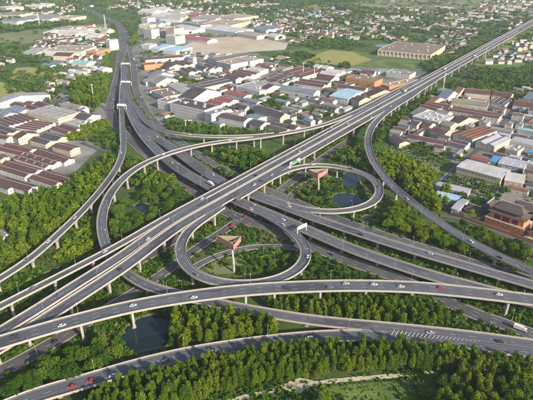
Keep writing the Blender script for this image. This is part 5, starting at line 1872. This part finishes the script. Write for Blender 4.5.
def temple_hall(loc, rz, hx, hy, pod, wallh, label, two=True, doors=3, windows=4):
    r = empty("temple_hall", loc, rz)
    tag(r, label, "temple")
    if pod > 0:
        MB().box(-hx - 2.2, hx + 2.2, -hy - 3.2, hy + 2.2, -0.3, pod).build("podium", M_TWALL, r)
        MB().box(-hx - 2.5, hx + 2.5, -hy - 3.5, hy + 2.5, pod, pod + 0.25).build("terrace", M_TSTONE, r)
        rail = MB()
        for i in range(15):
            x = -hx - 2.2 + (2 * hx + 4.4) * i / 14
            rail.box(x - 0.15, x + 0.15, -hy - 3.35, -hy - 3.05, pod + 0.25, pod + 1.25)
        rail.box(-hx - 2.3, hx + 2.3, -hy - 3.28, -hy - 3.12, pod + 0.9, pod + 1.1)
        rail.build("balustrade", M_TSTONE, r)
        for i in range(7):
            x = -hx - 1 + (2 * hx + 2) * (i + 0.5) / 7
            w = MB().box(x - 0.7, x + 0.7, -hy - 3.3, -hy - 3.15, pod * 0.45, pod * 0.75)
            w.build("window", M_GLASS, r)
    z = pod + 0.25
    MB().box(-hx, hx, -hy, hy, z, z + wallh).build("wall", M_TWALL, r)
    for i in range(doors):
        x = (i - (doors - 1) / 2) * hx * 0.52
        d = MB().box(x - hx * 0.18, x + hx * 0.18, -hy - 0.22, -hy + 0.05, z, z + wallh * 0.72).build("door", M_TDOOR, r)
        MB().box(x - hx * 0.20, x + hx * 0.20, -hy - 0.3, -hy + 0.02, z + wallh * 0.73, z + wallh * 0.8).build("lintel", M_TSTONE, d)
    for i in range(6):
        x = -hx + 0.5 + (2 * hx - 1.0) * i / 5
        MB().tube([(x, -hy - 1.3, z), (x, -hy - 1.3, z + wallh)], 0.28, 8).build("column", M_TDOOR, r)
    z += wallh
    if two:
        curved_roof("lower_roof", hx + 1.6, hy + 1.8, hx * 0.80, hy * 0.70, z - 0.3, 2.2, 0.9, r)
        z += 2.0
        MB().box(-hx * 0.78, hx * 0.78, -hy * 0.68, hy * 0.68, z - 0.4, z + 1.6).build("upper_wall", M_TWALL, r)
        z += 1.6
        hx, hy = hx * 0.80, hy * 0.72
    ro = curved_roof("upper_roof", hx + 1.5, hy + 1.6, hx * 0.72, 0.35, z - 0.2, hy * 0.75 + 1.5, 1.1, r)
    zr = z - 0.2 + hy * 0.75 + 1.5
    k = MB()
    k.box(-hx * 0.72, hx * 0.72, -0.3, 0.3, zr - 0.2, zr + 0.7)
    for s in (-1, 1):
        k.loft([[(s * (hx * 0.72), -0.3, zr), (s * (hx * 0.72), 0.3, zr), (s * (hx * 0.72), 0.3, zr + 0.7), (s * (hx * 0.72), -0.3, zr + 0.7)],
                [(s * (hx * 0.72 + 0.9), -0.2, zr + 0.7), (s * (hx * 0.72 + 0.9), 0.2, zr + 0.7), (s * (hx * 0.72 + 0.9), 0.2, zr + 1.5), (s * (hx * 0.72 + 0.9), -0.2, zr + 1.5)]])
    k.build("ridge", M_TSTONE, ro)
    return r


t0, t1 = at(483.5, 222.5), at(522, 236)
tu = (t1 - t0)[:2] / np.linalg.norm((t1 - t0)[:2])
tv = np.array((-tu[1], tu[0]))
TR = math.atan2(tu[1], tu[0])
tl = np.linalg.norm((t1 - t0)[:2])


def tpos(a, b):
    p = t0[:2] + tu * a + tv * b
    return (p[0], p[1], 0)


temple_hall(tpos(tl / 2, 11.5), TR, tl / 2 - 2.2, 7.6, 6.0, 6.2, "orange temple hall with double dark tiled roof on high podium")
temple_hall(tpos(tl / 2 + 6, 36), TR, tl / 2 - 4, 6.5, 1.0, 6.0, "dark roofed temple hall behind the podium hall", two=True)
temple_hall(tpos(-7, 27), TR + math.pi / 2, 10, 5.2, 0.6, 4.5, "side temple hall left of the podium hall", two=False)
temple_hall(tpos(-14, 10), TR, 7, 4.5, 0.4, 3.8, "low dark roofed temple building at the compound corner", two=False, doors=1)
temple_hall(tpos(tl + 9, 9), TR + math.pi / 2, 8, 4.5, 0.8, 4.5, "small orange temple wing at the right picture edge", two=False, doors=1)
temple_hall(tpos(tl + 14, 34), TR, 8, 5, 0.8, 4.5, "dark roofed temple wing behind the right wing", two=False, doors=1)
r = empty("courtyard_wall", tpos(tl / 2, -6.5), TR)
tag(r, "low orange wall along the front of the temple compound", "wall", kind="thing")
wl_ = tl / 2 + 26
MB().box(-wl_, wl_, -0.3, 0.3, -0.3, 2.6).build("wall", M_TWALL, r)
k = MB()
k.loft([[(s * (wl_ + 0.2), -0.7, 2.6), (s * (wl_ + 0.2), 0.7, 2.6), (s * (wl_ + 0.2), 0, 3.2)] for s in (-1, 1)])
k.build("coping", M_TILE, r)

# ------------------------------------------------------------------ vehicles
M_TYRE = mat("tyre", (0.02, 0.02, 0.02), (0.03, 0.03, 0.03))
M_CGLASS = mat("car_glass", (0.02, 0.025, 0.03), (0.03, 0.035, 0.04), rough=0.08, spec=0.8)
M_LAMP = mat("lamp_lens", (0.75, 0.75, 0.72), (0.7, 0.7, 0.68), rough=0.2)
M_TAIL = mat("tail_lens", (0.35, 0.02, 0.015), (0.3, 0.02, 0.015), rough=0.2)
PAINT = {
    "white": (0.55, 0.55, 0.55), "black": (0.02, 0.02, 0.024), "red": (0.45, 0.02, 0.025), "silver": (0.42, 0.43, 0.45), "blue": (0.04, 0.09, 0.26), "grey": (0.14, 0.145, 0.155),
}
PM = {k: mat("paint_" + k, c, tuple(v * 0.92 for v in c), rough=0.28, spec=0.6) for k, c in PAINT.items()}


def car_proto(paint, van=False):
    r = bpy.data.objects.new("car", None)
    L, W = (2.35, 0.92) if not van else (2.6, 0.98)
    H = 0.92 if not van else 1.05

    def section(x, w, z0, z1):
        c = 0.12
        return [(x, -w + c, z0), (x, w - c, z0), (x, w, z0 + c), (x, w * 0.97, z1 - c), (x, w - 2 * c, z1), (x, -w + 2 * c, z1), (x, -w * 0.97, z1 - c), (x, -w, z0 + c)]
    body = MB()
    body.loft([section(-L, W * 0.86, 0.42, H - 0.18), section(-L + 0.15, W * 0.95, 0.30, H - 0.06), section(-L + 0.9, W, 0.26, H), section(0, W, 0.24, H), section(L - 1.2, W, 0.26, H - 0.04), section(L - 0.3, W * 0.95, 0.30, H - 0.18), section(L, W * 0.82, 0.42, H - 0.32)])
    bo = bpy.data.objects.new("body", body.mesh("body", PM[paint]))
    cab = MB()
    zt = 1.48 if not van else 1.95
    xs = (-1.85, -1.25, 0.35, 1.15) if not van else (-2.5, -2.3, 1.0, 1.75)

    def cs(x, w, z):
        return [(x, -w, z), (x, w, z)]
    wb, wt = W * 0.9, W * 0.72
    V = [(xs[0], -wb, H - 0.03), (xs[3], -wb, H - 0.03), (xs[3], wb, H - 0.03), (xs[0], wb, H - 0.03), (xs[1], -wt, zt - 0.06), (xs[2], -wt, zt - 0.06), (xs[2], wt, zt - 0.06), (xs[1], wt, zt - 0.06)]
    cab.add(V, [(0, 1, 5, 4), (1, 2, 6, 5), (2, 3, 7, 6), (3, 0, 4, 7), (4, 5, 6, 7)])
    go = bpy.data.objects.new("window", cab.mesh("window", M_CGLASS))
    top = MB()
    top.loft([[(xs[1] - 0.05, -wt - 0.02, zt - 0.07), (xs[2] + 0.05, -wt - 0.02, zt - 0.07), (xs[2] + 0.05, wt + 0.02, zt - 0.07), (xs[1] - 0.05, wt + 0.02, zt - 0.07)],
              [(xs[1] + 0.1, -wt + 0.1, zt), (xs[2] - 0.1, -wt + 0.1, zt), (xs[2] - 0.1, wt - 0.1, zt), (xs[1] + 0.1, wt - 0.1, zt)]])
    to = bpy.data.objects.new("roof", top.mesh("roof", PM[paint]))
    kids = [bo, go, to]
    wh = MB()
    wh.tube([(0, -0.11, 0), (0, 0.11, 0)], 0.33, 12)
    wme = wh.mesh("wheel", M_TYRE)
    for sx in (-1.42, 1.42):
        for sy in (-1, 1):
            o = bpy.data.objects.new("wheel", wme)
            o.location = (sx, sy * (W - 0.08), 0.33)
            kids.append(o)
    for sy in (-1, 1):
        l = MB().box(L - 0.12, L + 0.01, sy * 0.6 - 0.17, sy * 0.6 + 0.17, 0.52, 0.64)
        kids.append(bpy.data.objects.new("headlight", l.mesh("headlight", M_LAMP)))
        l = MB().box(-L - 0.01, -L + 0.1, sy * 0.62 - 0.15, sy * 0.62 + 0.15, 0.55, 0.7)
        kids.append(bpy.data.objects.new("tail_light", l.mesh("tail_light", M_TAIL)))
    for o in kids:
        o.parent = r
    return r


def truck_proto(paint, box):
    r = bpy.data.objects.new("truck", None)
    kids = []
    cabm = MB()
    cabm.loft([[(2.2, -1.1, 0.6), (4.1, -1.1, 0.6), (4.1, 1.1, 0.6), (2.2, 1.1, 0.6)], [(2.2, -1.15, 1.7), (4.2, -1.15, 1.6), (4.2, 1.15, 1.6), (2.2, 1.15, 1.7)], [(2.2, -1.05, 2.7), (3.7, -1.05, 2.7), (3.7, 1.05, 2.7), (2.2, 1.05, 2.7)]])
    kids.append(bpy.data.objects.new("cab", cabm.mesh("cab", PM[paint])))
    kids.append(bpy.data.objects.new("windscreen", MB().add([(4.19, -1.0, 1.7), (4.19, 1.0, 1.7), (3.76, 0.95, 2.6), (3.76, -0.95, 2.6)], [(0, 1, 2, 3)]).mesh("windscreen", M_CGLASS)))
    kids.append(bpy.data.objects.new("cargo_box", MB().box(-4.2, 2.0, -1.22, 1.22, 1.05, 3.5).mesh("cargo_box", PM[box])))
    kids.append(bpy.data.objects.new("chassis", MB().box(-4.1, 3.6, -0.5, 0.5, 0.55, 1.05).mesh("chassis", M_TYRE)))
    wh = MB()
    wh.tube([(0, -0.2, 0), (0, 0.2, 0)], 0.5, 12)
    wme = wh.mesh("wheel", M_TYRE)
    for sx in (-2.9, -1.7, 3.1):
        for sy in (-1, 1):
            o = bpy.data.objects.new("wheel", wme)
            o.location = (sx, sy * 0.95, 0.5)
            kids.append(o)
    for o in kids:
        o.parent = r
    return r


PROTO = {}
VEH = []
ROADNAME = {"J": "on the foreground flyover", "K": "on the lowest road", "F1": "on viaduct's upper left deck", "F2": "on viaduct's middle deck", "F3": "on viaduct's lower deck",
            "B1": "on the upper elevated carriageway", "B2": "on the lower elevated carriageway", "C": "on the left edge ramp", "D": "on the arching ramp", "E": "on the short ramp", "G": "on the left loop ramp",
            "H": "on the right loop ramp", "I": "on the ramp through the bright wood", "A1": "on the ground road below the decks", "L1": "on the street beside the viaduct", "A2": "on the right frontage road"}


def vehicle(road, px, py, paint, kind="car", flip=False, off=None):
    S = LINES.get(road)
    if S is None:
        S = GLINES[road]
    z = S[:, 2].mean()
    for _ in range(3):
        p = at(px, py, z)
        j = np.linalg.norm(S[:, :2] - p[:2], axis=1).argmin()
        z = S[j, 2]
    N, T = normals(S)
    o = (p[:2] - S[j, :2]) @ N[j]
    lim = max(S[j, 3] / 2 - 2.2, 0.3)
    o = float(np.clip(o, -lim, lim)) if off is None else off
    q = S[j, :2] + N[j] * o + T[j] * ((p[:2] - S[j, :2]) @ T[j])
    k = (kind, paint)
    if k not in PROTO:
        PROTO[k] = car_proto(paint, kind == "van") if kind in ("car", "van") else truck_proto(paint, paint)
    c = copy_tree(PROTO[k])
    c.name = kind
    c.location = (q[0], q[1], z + 0.025)
    c.rotation_euler = (0, 0, math.atan2(T[j, 1], T[j, 0]) + (math.pi if flip else 0))
    tag(c, None, kind)
    VEH.append((c, paint, kind, road, to_px((q[0], q[1], z))[0]))


for args in [
    ("J", 15, 337, "black"), ("J", 62, 326, "white"), ("J", 133, 306, "white"), ("J", 194, 298, "white"), ("J", 374, 285, "white"), ("J", 401, 287, "white"), ("J", 346, 284, "silver"), ("J", 287, 288, "black"), ("J", 330, 288, "grey"),
    ("J", 441, 288, "red"), ("J", 499, 295, "white"),
    ("K", 72, 387, "red"), ("K", 91, 381, "red"), ("K", 113, 376, "white"), ("K", 132, 370, "black"), ("K", 213, 352, "white"), ("K", 166, 361, "grey"), ("K", 309, 339, "white", "van"), ("K", 300, 337, "black"),
    ("C", 48, 242, "white"), ("C", 27, 260, "grey"), ("C", 75, 218, "silver"), ("C", 120, 153, "white"),
    ("B2", 283, 220, "white"), ("B2", 255, 204, "silver"), ("B2", 211, 185, "white", "truck"), ("B2", 300, 228, "white"), ("B2", 141, 131, "grey"), ("B2", 250, 210, "white"), ("B2", 148, 143, "black"), ("B2", 172, 163, "silver"),
    ("B1", 213, 175, "white"), ("B1", 290, 206, "white"), ("B1", 361, 235, "black"), ("B1", 157, 137, "white"), ("B1", 138, 120, "black"), ("B1", 247, 192, "white", "van"), ("B1", 430, 254, "silver"), ("B1", 180, 152, "grey"),
    ("F1", 208, 201, "white"), ("F1", 105, 252, "silver"), ("F1", 33, 288, "grey"), ("F1", 330, 128, "white"), ("F1", 455, 62, "white"), ("F1", 400, 90, "black"),
    ("F2", 257, 176, "black"), ("F2", 150, 240, "white"), ("F2", 300, 152, "silver"), ("F2", 405, 92, "white", "truck"), ("F2", 445, 70, "white", "truck"), ("F2", 378, 108, "black"), ("F2", 60, 295, "grey"), ("F2", 348, 124, "white"), ("F2", 480, 50, "white"),
    ("F3", 257, 186, "white"), ("F3", 275, 176, "silver"), ("F3", 263, 182, "black"), ("F3", 372, 118, "white"), ("F3", 392, 107, "white"), ("F3", 411, 95, "blue"), ("F3", 452, 70, "red"), ("F3", 460, 65, "white"), ("F3", 475, 57, "white", "truck"), ("F3", 493, 46, "red"), ("F3", 508, 38, "white"), ("F3", 330, 144, "grey"), ("F3", 120, 270, "black"),
    ("D", 163, 155, "white"), ("D", 230, 141, "silver"), ("D", 130, 277, "grey"), ("D", 430, 333, "silver"), ("D", 500, 342, "black"),
    ("G", 283, 225, "white"), ("G", 309, 257, "white"), ("G", 196, 275, "grey"),
    ("H", 313, 165, "white"), ("H", 351, 169, "black"), ("H", 379, 187, "grey"), ("H", 288, 204, "white"),
    ("I", 407, 199, "silver"), ("I", 471, 242, "white"), ("I", 500, 258, "black"),
    ("A1", 520, 330, "white", "truck"), ("A1", 118, 62, "silver"), ("A1", 125, 32, "white"), ("A1", 240, 219, "grey"), ("A1", 157, 163, "white"), ("A1", 125, 136, "grey"), ("A1", 331, 255, "black"), ("A1", 113, 100, "white"),
    ("A2", 134, 60, "white", "truck"), ("A2", 141, 98, "white", "van"), ("L1", 250, 213, "white"), ("L1", 100, 313, "white"), ("L1", 55, 342, "black"), ("L1", 232, 226, "red", "van"), ("L1", 245, 217, "red"), ("E", 190, 135, "white"),
]:
    vehicle(*args, flip=(args[0] in ("F3", "D", "K", "L1") and random.random() < 0.8))
vg = {}
for v in VEH:
    vg.setdefault((v[1], v[2], v[3]), []).append(v)
for (paint, kind, road), vs in vg.items():
    vs.sort(key=lambda v: v[4])
    for i, v in enumerate(vs):
        o = ordinal(i, len(vs))
        v[0]["label"] = ("%s %s driving %s%s" % (paint, kind, ROADNAME[road], ", " + o + " such " + kind if o else ""))
        v[0]["group"] = "vehicles in traffic"

# ------------------------------------------------------------------ street lamps
lm = MB()
lm.tube([(0, 0, 0), (0, 0, 5), (0, 0, 9.4), (0.5, 0, 10.0), (2.2, 0, 10.35)], [0.11, 0.09, 0.07, 0.06, 0.05], 6)
lm.box(-0.28, 0.28, -0.28, 0.28, -0.1, 0.25)
LAMP_POLE = lm.mesh("lamp_post", M_METAL)
hm = MB()
hm.loft([[(1.9, -0.14, 10.28), (2.9, -0.16, 10.42), (2.9, 0.16, 10.42), (1.9, 0.14, 10.28)], [(1.95, -0.12, 10.44), (2.85, -0.12, 10.56), (2.85, 0.12, 10.56), (1.95, 0.12, 10.44)]])
LAMP_HEAD = hm.mesh("lamp_head", M_LAMP)
for k, side, gap, phase, lab in (("J", 1, 11, 5, "along the foreground flyover"), ("K", 1, 10, 3, "along the lowest road"), ("F1", 1, 9, 2, "along the viaduct's upper edge"), ("F3", 1, 9, 4, "along the viaduct's lower deck"), ("B2", -1, 9, 3, "along the lower elevated carriageway"),
                                ("B1", 1, 9, 6, "along the upper elevated carriageway"), ("C", -1, 9, 4, "along the left edge ramp"), ("A1", 1, 9, 2, "along the ground road"), ("L1", -1, 8, 3, "along the street beside the viaduct"), ("D", 1, 10, 4, "along the arching ramp"), ("I", -1, 10, 5, "along the ramp through the bright wood"), ("H", 1, 12, 8, "on the right loop ramp"), ("G", -1, 12, 8, "on the left loop ramp"), ("E", 1, 12, 4, "on the short ramp")):
    S = LINES.get(k)
    elev = S is not None
    if S is None:
        S = GLINES[k]
    N, T = normals(S)
    j = phase
    while j < len(S) - 1:
        p = S[j]
        if p[1] < 900:
            q = p[:2] + N[j] * side * (p[3] / 2 + (0.02 if elev else 0.9))
            okp = True
            for kk, L in list(LINES.items()) + list(GLINES.items()):
                if kk == k:
                    continue
                d = np.linalg.norm(L[:, :2] - q, axis=1)
                jj = d.argmin()
                if d[jj] < L[jj, 3] / 2 + 0.6 and L[jj, 2] > p[2] - 2 and L[jj, 2] < p[2] + 12:
                    okp = False
            x, y = to_px((q[0], q[1], p[2]))
            if okp and -5 < x < 538 and y < 405:
                o = link("street_lamp", LAMP_POLE)
                link("lamp_head", LAMP_HEAD, None, o)
                o.location = (q[0], q[1], p[2] + (0.93 if elev else 0.0))
                if elev:
                    o.scale = (0.95, 0.95, 0.92)
                n = -N[j] * side
                o.rotation_euler = (0, 0, math.atan2(n[1], n[0]))
                tag(o, "slim pale street lamp " + lab, "street lamp", "street lamps " + lab)
        j += int(gap * 1.3)

# ------------------------------------------------------------------ billboards, gantries, masts
M_RED = mat("billboard_red", (0.40, 0.11, 0.115), (0.36, 0.15, 0.15), scale=0.2, rough=0.5)
M_BACK = mat("billboard_back", (0.30, 0.245, 0.18), (0.20, 0.165, 0.125), scale=0.4)
M_GREEN = mat("sign_green", (0.03, 0.22, 0.14), (0.025, 0.18, 0.12), scale=0.3, rough=0.5)


def billboard(base, zb, zt, corners, label):
    """three-sided unipole board: corners L, front, R surveyed along the top edge"""
    b = at(*base)
    r = empty("billboard", b)
    tag(r, label, "billboard")
    C = [at(x, y, zt) - b for x, y in corners]
    c = (C[0] + C[1] + C[2]) / 3
    cc = np.array((c[0], c[1], 0))
    MB().tube([(0, 0, -0.3), (0, 0, 8), (cc[0] * 0.5, cc[1] * 0.5, zb - 1), (cc[0] * 0.6, cc[1] * 0.6, zt - 0.5)], [1.0, 0.9, 0.8, 0.7], 12).build("column", M_CONC, r)
    fr = MB()
    for i in range(3):
        fr.tube([(cc[0] * 0.6, cc[1] * 0.6, zb + 0.6), (C[i][0], C[i][1], zb + 0.6)], 0.25, 6)
        fr.tube([(cc[0] * 0.6, cc[1] * 0.6, zt - 0.8), (C[i][0], C[i][1], zt - 0.8)], 0.25, 6)
    fr.build("support_frame", M_BACK, r)
    for i, j in ((0, 1), (1, 2), (2, 0)):
        a, e = C[i][:2], C[j][:2]
        u = (e - a) / np.linalg.norm(e - a)
        n = np.array((u[1], -u[0]))
        if n @ ((a + e) / 2 - cc[:2]) < 0:
            n = -n
        pts = [(*a, zb), (*e, zb), (*e, zt), (*a, zt)]
        bk = MB()
        q0, q1 = a - n * 0.25, e - n * 0.25
        bk.loft([[(*q0, zb), (*q1, zb), (*q1, zt), (*q0, zt)], pts])
        po = bk.build("panel", M_BACK, r)
        f0, f1 = a + n * 0.08 + u * 0.2, e + n * 0.08 - u * 0.2
        face = MB()
        g0, g1 = f0 - n * 0.06, f1 - n * 0.06
        face.loft([[(*g0, zb + 0.2), (*g1, zb + 0.2), (*g1, zt - 0.2), (*g0, zt - 0.2)], [(*f0, zb + 0.2), (*f1, zb + 0.2), (*f1, zt - 0.2), (*f0, zt - 0.2)]])
        face.build("poster", M_RED, po)
        # pale illegible strokes of the slogan
        st = MB()
        ln = np.linalg.norm(f1 - f0)
        m = 7
        for q in range(m):
            s0 = ln * (0.12 + 0.76 * q / m)
            w = ln * 0.06
            zc = (zb + zt) / 2
            for (dx, dz, ww, hh) in ((0, 0.7, w, 0.16), (0, -0.1, w, 0.16), (0, -0.9, w * 0.8, 0.16), (w * 0.35, 0, 0.18, 1.1), (-w * 0.5 if q % 2 else w * 0.7, -0.3, 0.18, 0.7)):
                p = f0 + u * (s0 + w / 2 + dx) + n * 0.03
                a0, a1 = p - u * ww / 2, p + u * ww / 2
                st.add([(*a0, zc + dz - hh / 2 if hh < 0.5 else zc - hh), (*a1, zc + dz - hh / 2 if hh < 0.5 else zc - hh), (*a1, zc + dz + hh / 2 if hh < 0.5 else zc + hh), (*a0, zc + dz + hh / 2 if hh < 0.5 else zc + hh)], [(0, 1, 2, 3)])
        tag(st.build("slogan_strokes", mat("poster_pale", (0.62, 0.45, 0.42), (0.55, 0.4, 0.38)), po), kind="stuff")


billboard((234, 272), 18.3, 23.2, [(217.5, 235.5), (233.5, 245), (241, 236)], "red three-sided billboard on a tall column inside the left loop")
billboard((318.3, 191), 12.6, 18, [(308.5, 169.5), (318, 174.5), (328, 168.5)], "red three-sided billboard on a column inside the right loop")


def gantry(pa, pb, z, h, label, panel=None, pmat=None):
    A, B = at(*pa, z), at(*pb, z)
    # surveyed at beam height
    A, B = at(*pa, z + h), at(*pb, z + h)
    A[2] = B[2] = z
    c = (A + B) / 2
    d = (B - A)[:2]
    L = np.linalg.norm(d) / 2
    r = empty("sign_gantry", c, math.atan2(d[1], d[0]))
    tag(r, label, "gantry")
    for s in (-1, 1):
        MB().tube([(s * L, 0, -z - 0.2 if False else -0.2), (s * L, 0, h + 0.4)], 0.28, 8).build("leg", M_WHITE, r)
    t = MB()
    for yy, zz in ((-0.5, h - 0.6), (0.5, h - 0.6), (-0.5, h + 0.5), (0.5, h + 0.5)):
        t.tube([(-L, yy, zz), (L, yy, zz)], 0.14, 6)
    n = max(4, int(L))
    for i in range(n):
        x0, x1 = -L + 2 * L * i / n, -L + 2 * L * (i + 1) / n
        for yy in (-0.5, 0.5):
            t.tube([(x0, yy, h - 0.6), (x1, yy, h + 0.5)], 0.08, 4)
    t.build("truss", M_WHITE, r)
    for (f0, f1, hh) in panel or ((-0.8, -0.1, 3.0), (0.1, 0.8, 3.0)):
        MB().box(f0 * L, f1 * L, -0.75, -0.6, h - hh / 2, h + hh / 2).build("sign_panel", pmat or M_WHITE, r)


gantry((121, 63.5), (130, 63.5), 1.8, 7, "white sign gantry over the elevated highway, farthest of three")
gantry((120.5, 81.5), (131, 81.8), 7.5, 7, "white sign gantry over the elevated highway, middle of three")
gantry((117, 104.6), (126, 105), 8.6, 7, "white sign gantry over the narrow ramp fork, nearest of three", ((-0.9, 0.9, 3.0),))
gantry((297.5, 228), (306.5, 224), 8, 6.0, "white sign gantry at the fork of the left loop ramp", ((-0.9, 0.9, 3.4),))
gantry((290, 163.5), (300, 158.5), 14.2, 6, "green sign gantry over the viaduct's lower deck", ((-0.5, 0.3, 2.4),), M_GREEN)


def mast(px, py, h, label, lattice=False):
    b = at(px, py)
    r = empty("mast", b)
    tag(r, label, "mast")
    if lattice:
        m = MB()
        for sx, sy in ((-1, -1), (1, -1), (1, 1), (-1, 1)):
            m.tube([(sx * 2.6, sy * 2.6, -0.2), (sx * 0.9, sy * 0.9, h * 0.6), (sx * 0.35, sy * 0.35, h)], 0.18, 4)
        for k in range(8):
            z0, z1 = h * k / 8, h * (k + 1) / 8
            w0 = 2.6 - 2.25 * k / 8
            w1 = 2.6 - 2.25 * (k + 1) / 8
            for a in range(4):
                q = [(-1, -1), (1, -1), (1, 1), (-1, 1)]
                s, e = q[a], q[(a + 1) % 4]
                m.tube([(s[0] * w0, s[1] * w0, z0), (e[0] * w1, e[1] * w1, z1)], 0.1, 4)
        m.build("lattice_tower", M_WHITE, r)
        for z in (0.72, 0.84, 0.96):
            a = MB()
            a.tube([(-5.5, 0, h * z), (0, 0, h * z + 0.6), (5.5, 0, h * z)], [0.08, 0.3, 0.08], 5)
            a.build("cross_arm", M_WHITE, r)
    else:
        MB().tube([(0, 0, -0.2), (0, 0, h * 0.5), (0, 0, h)], [0.55, 0.4, 0.25], 10).build("pole", M_WHITE, r)
        MB().tube([(0, 0, h), (0, 0, h + 0.5)], [1.4, 1.5], 12).build("lamp_ring", M_METAL, r)
        a = MB()
        for k in range(6):
            an = k * math.pi / 3
            a.box(math.cos(an) * 1.5 - 0.3, math.cos(an) * 1.5 + 0.3, math.sin(an) * 1.5 - 0.3, math.sin(an) * 1.5 + 0.3, h - 0.5, h)
        a.build("flood_lights", M_LAMP, r)


mast(443, 90.5, 30, "tall pale light mast rising beside the viaduct over the right town")
mast(484.5, 61, 26, "tall light mast beside the far viaduct near the green field")
mast(94.5, 104, 32, "tall pale mast standing in front of the poplars left of highway")
mast(303, 76.5, 26, "pale mast among maroon roofs, left of a pair")
mast(314, 82, 28, "pale mast among maroon roofs, right of a pair")
mast(106, 30, 45, "lattice power pylon beside the far highway bend", True)
mast(40, 27, 45, "lattice power pylon in the fields at upper left", True)
mast(186, 130, 14, "short light mast in the shrubs below the office block")

# paint of the merging lanes, a part of the lowest road
o = HATCH.build("hatched_marking", M_LINE, None)
o.data.transform(Matrix.Translation(-Vector(ROOTS["K"].location)))
o.parent = ROOTS["K"]
o["kind"] = "stuff"

# ------------------------------------------------------------------ air
hz = MB().box(-4200, 4200, -300, 7000, -1.5, 245).build("haze", None)
hm_ = bpy.data.materials.new("haze_air")
hm_.use_nodes = True
nt = hm_.node_tree
nt.nodes.clear()
pv = nt.nodes.new("ShaderNodeVolumePrincipled")
pv.inputs["Color"].default_value = (0.78, 0.89, 1.0, 1)
pv.inputs["Density"].default_value = 0.000055
pv.inputs["Anisotropy"].default_value = 0.1
mo = nt.nodes.new("ShaderNodeOutputMaterial")
nt.links.new(pv.outputs[0], mo.inputs["Volume"])
hz.data.materials.append(hm_)
tag(hz, kind="stuff")
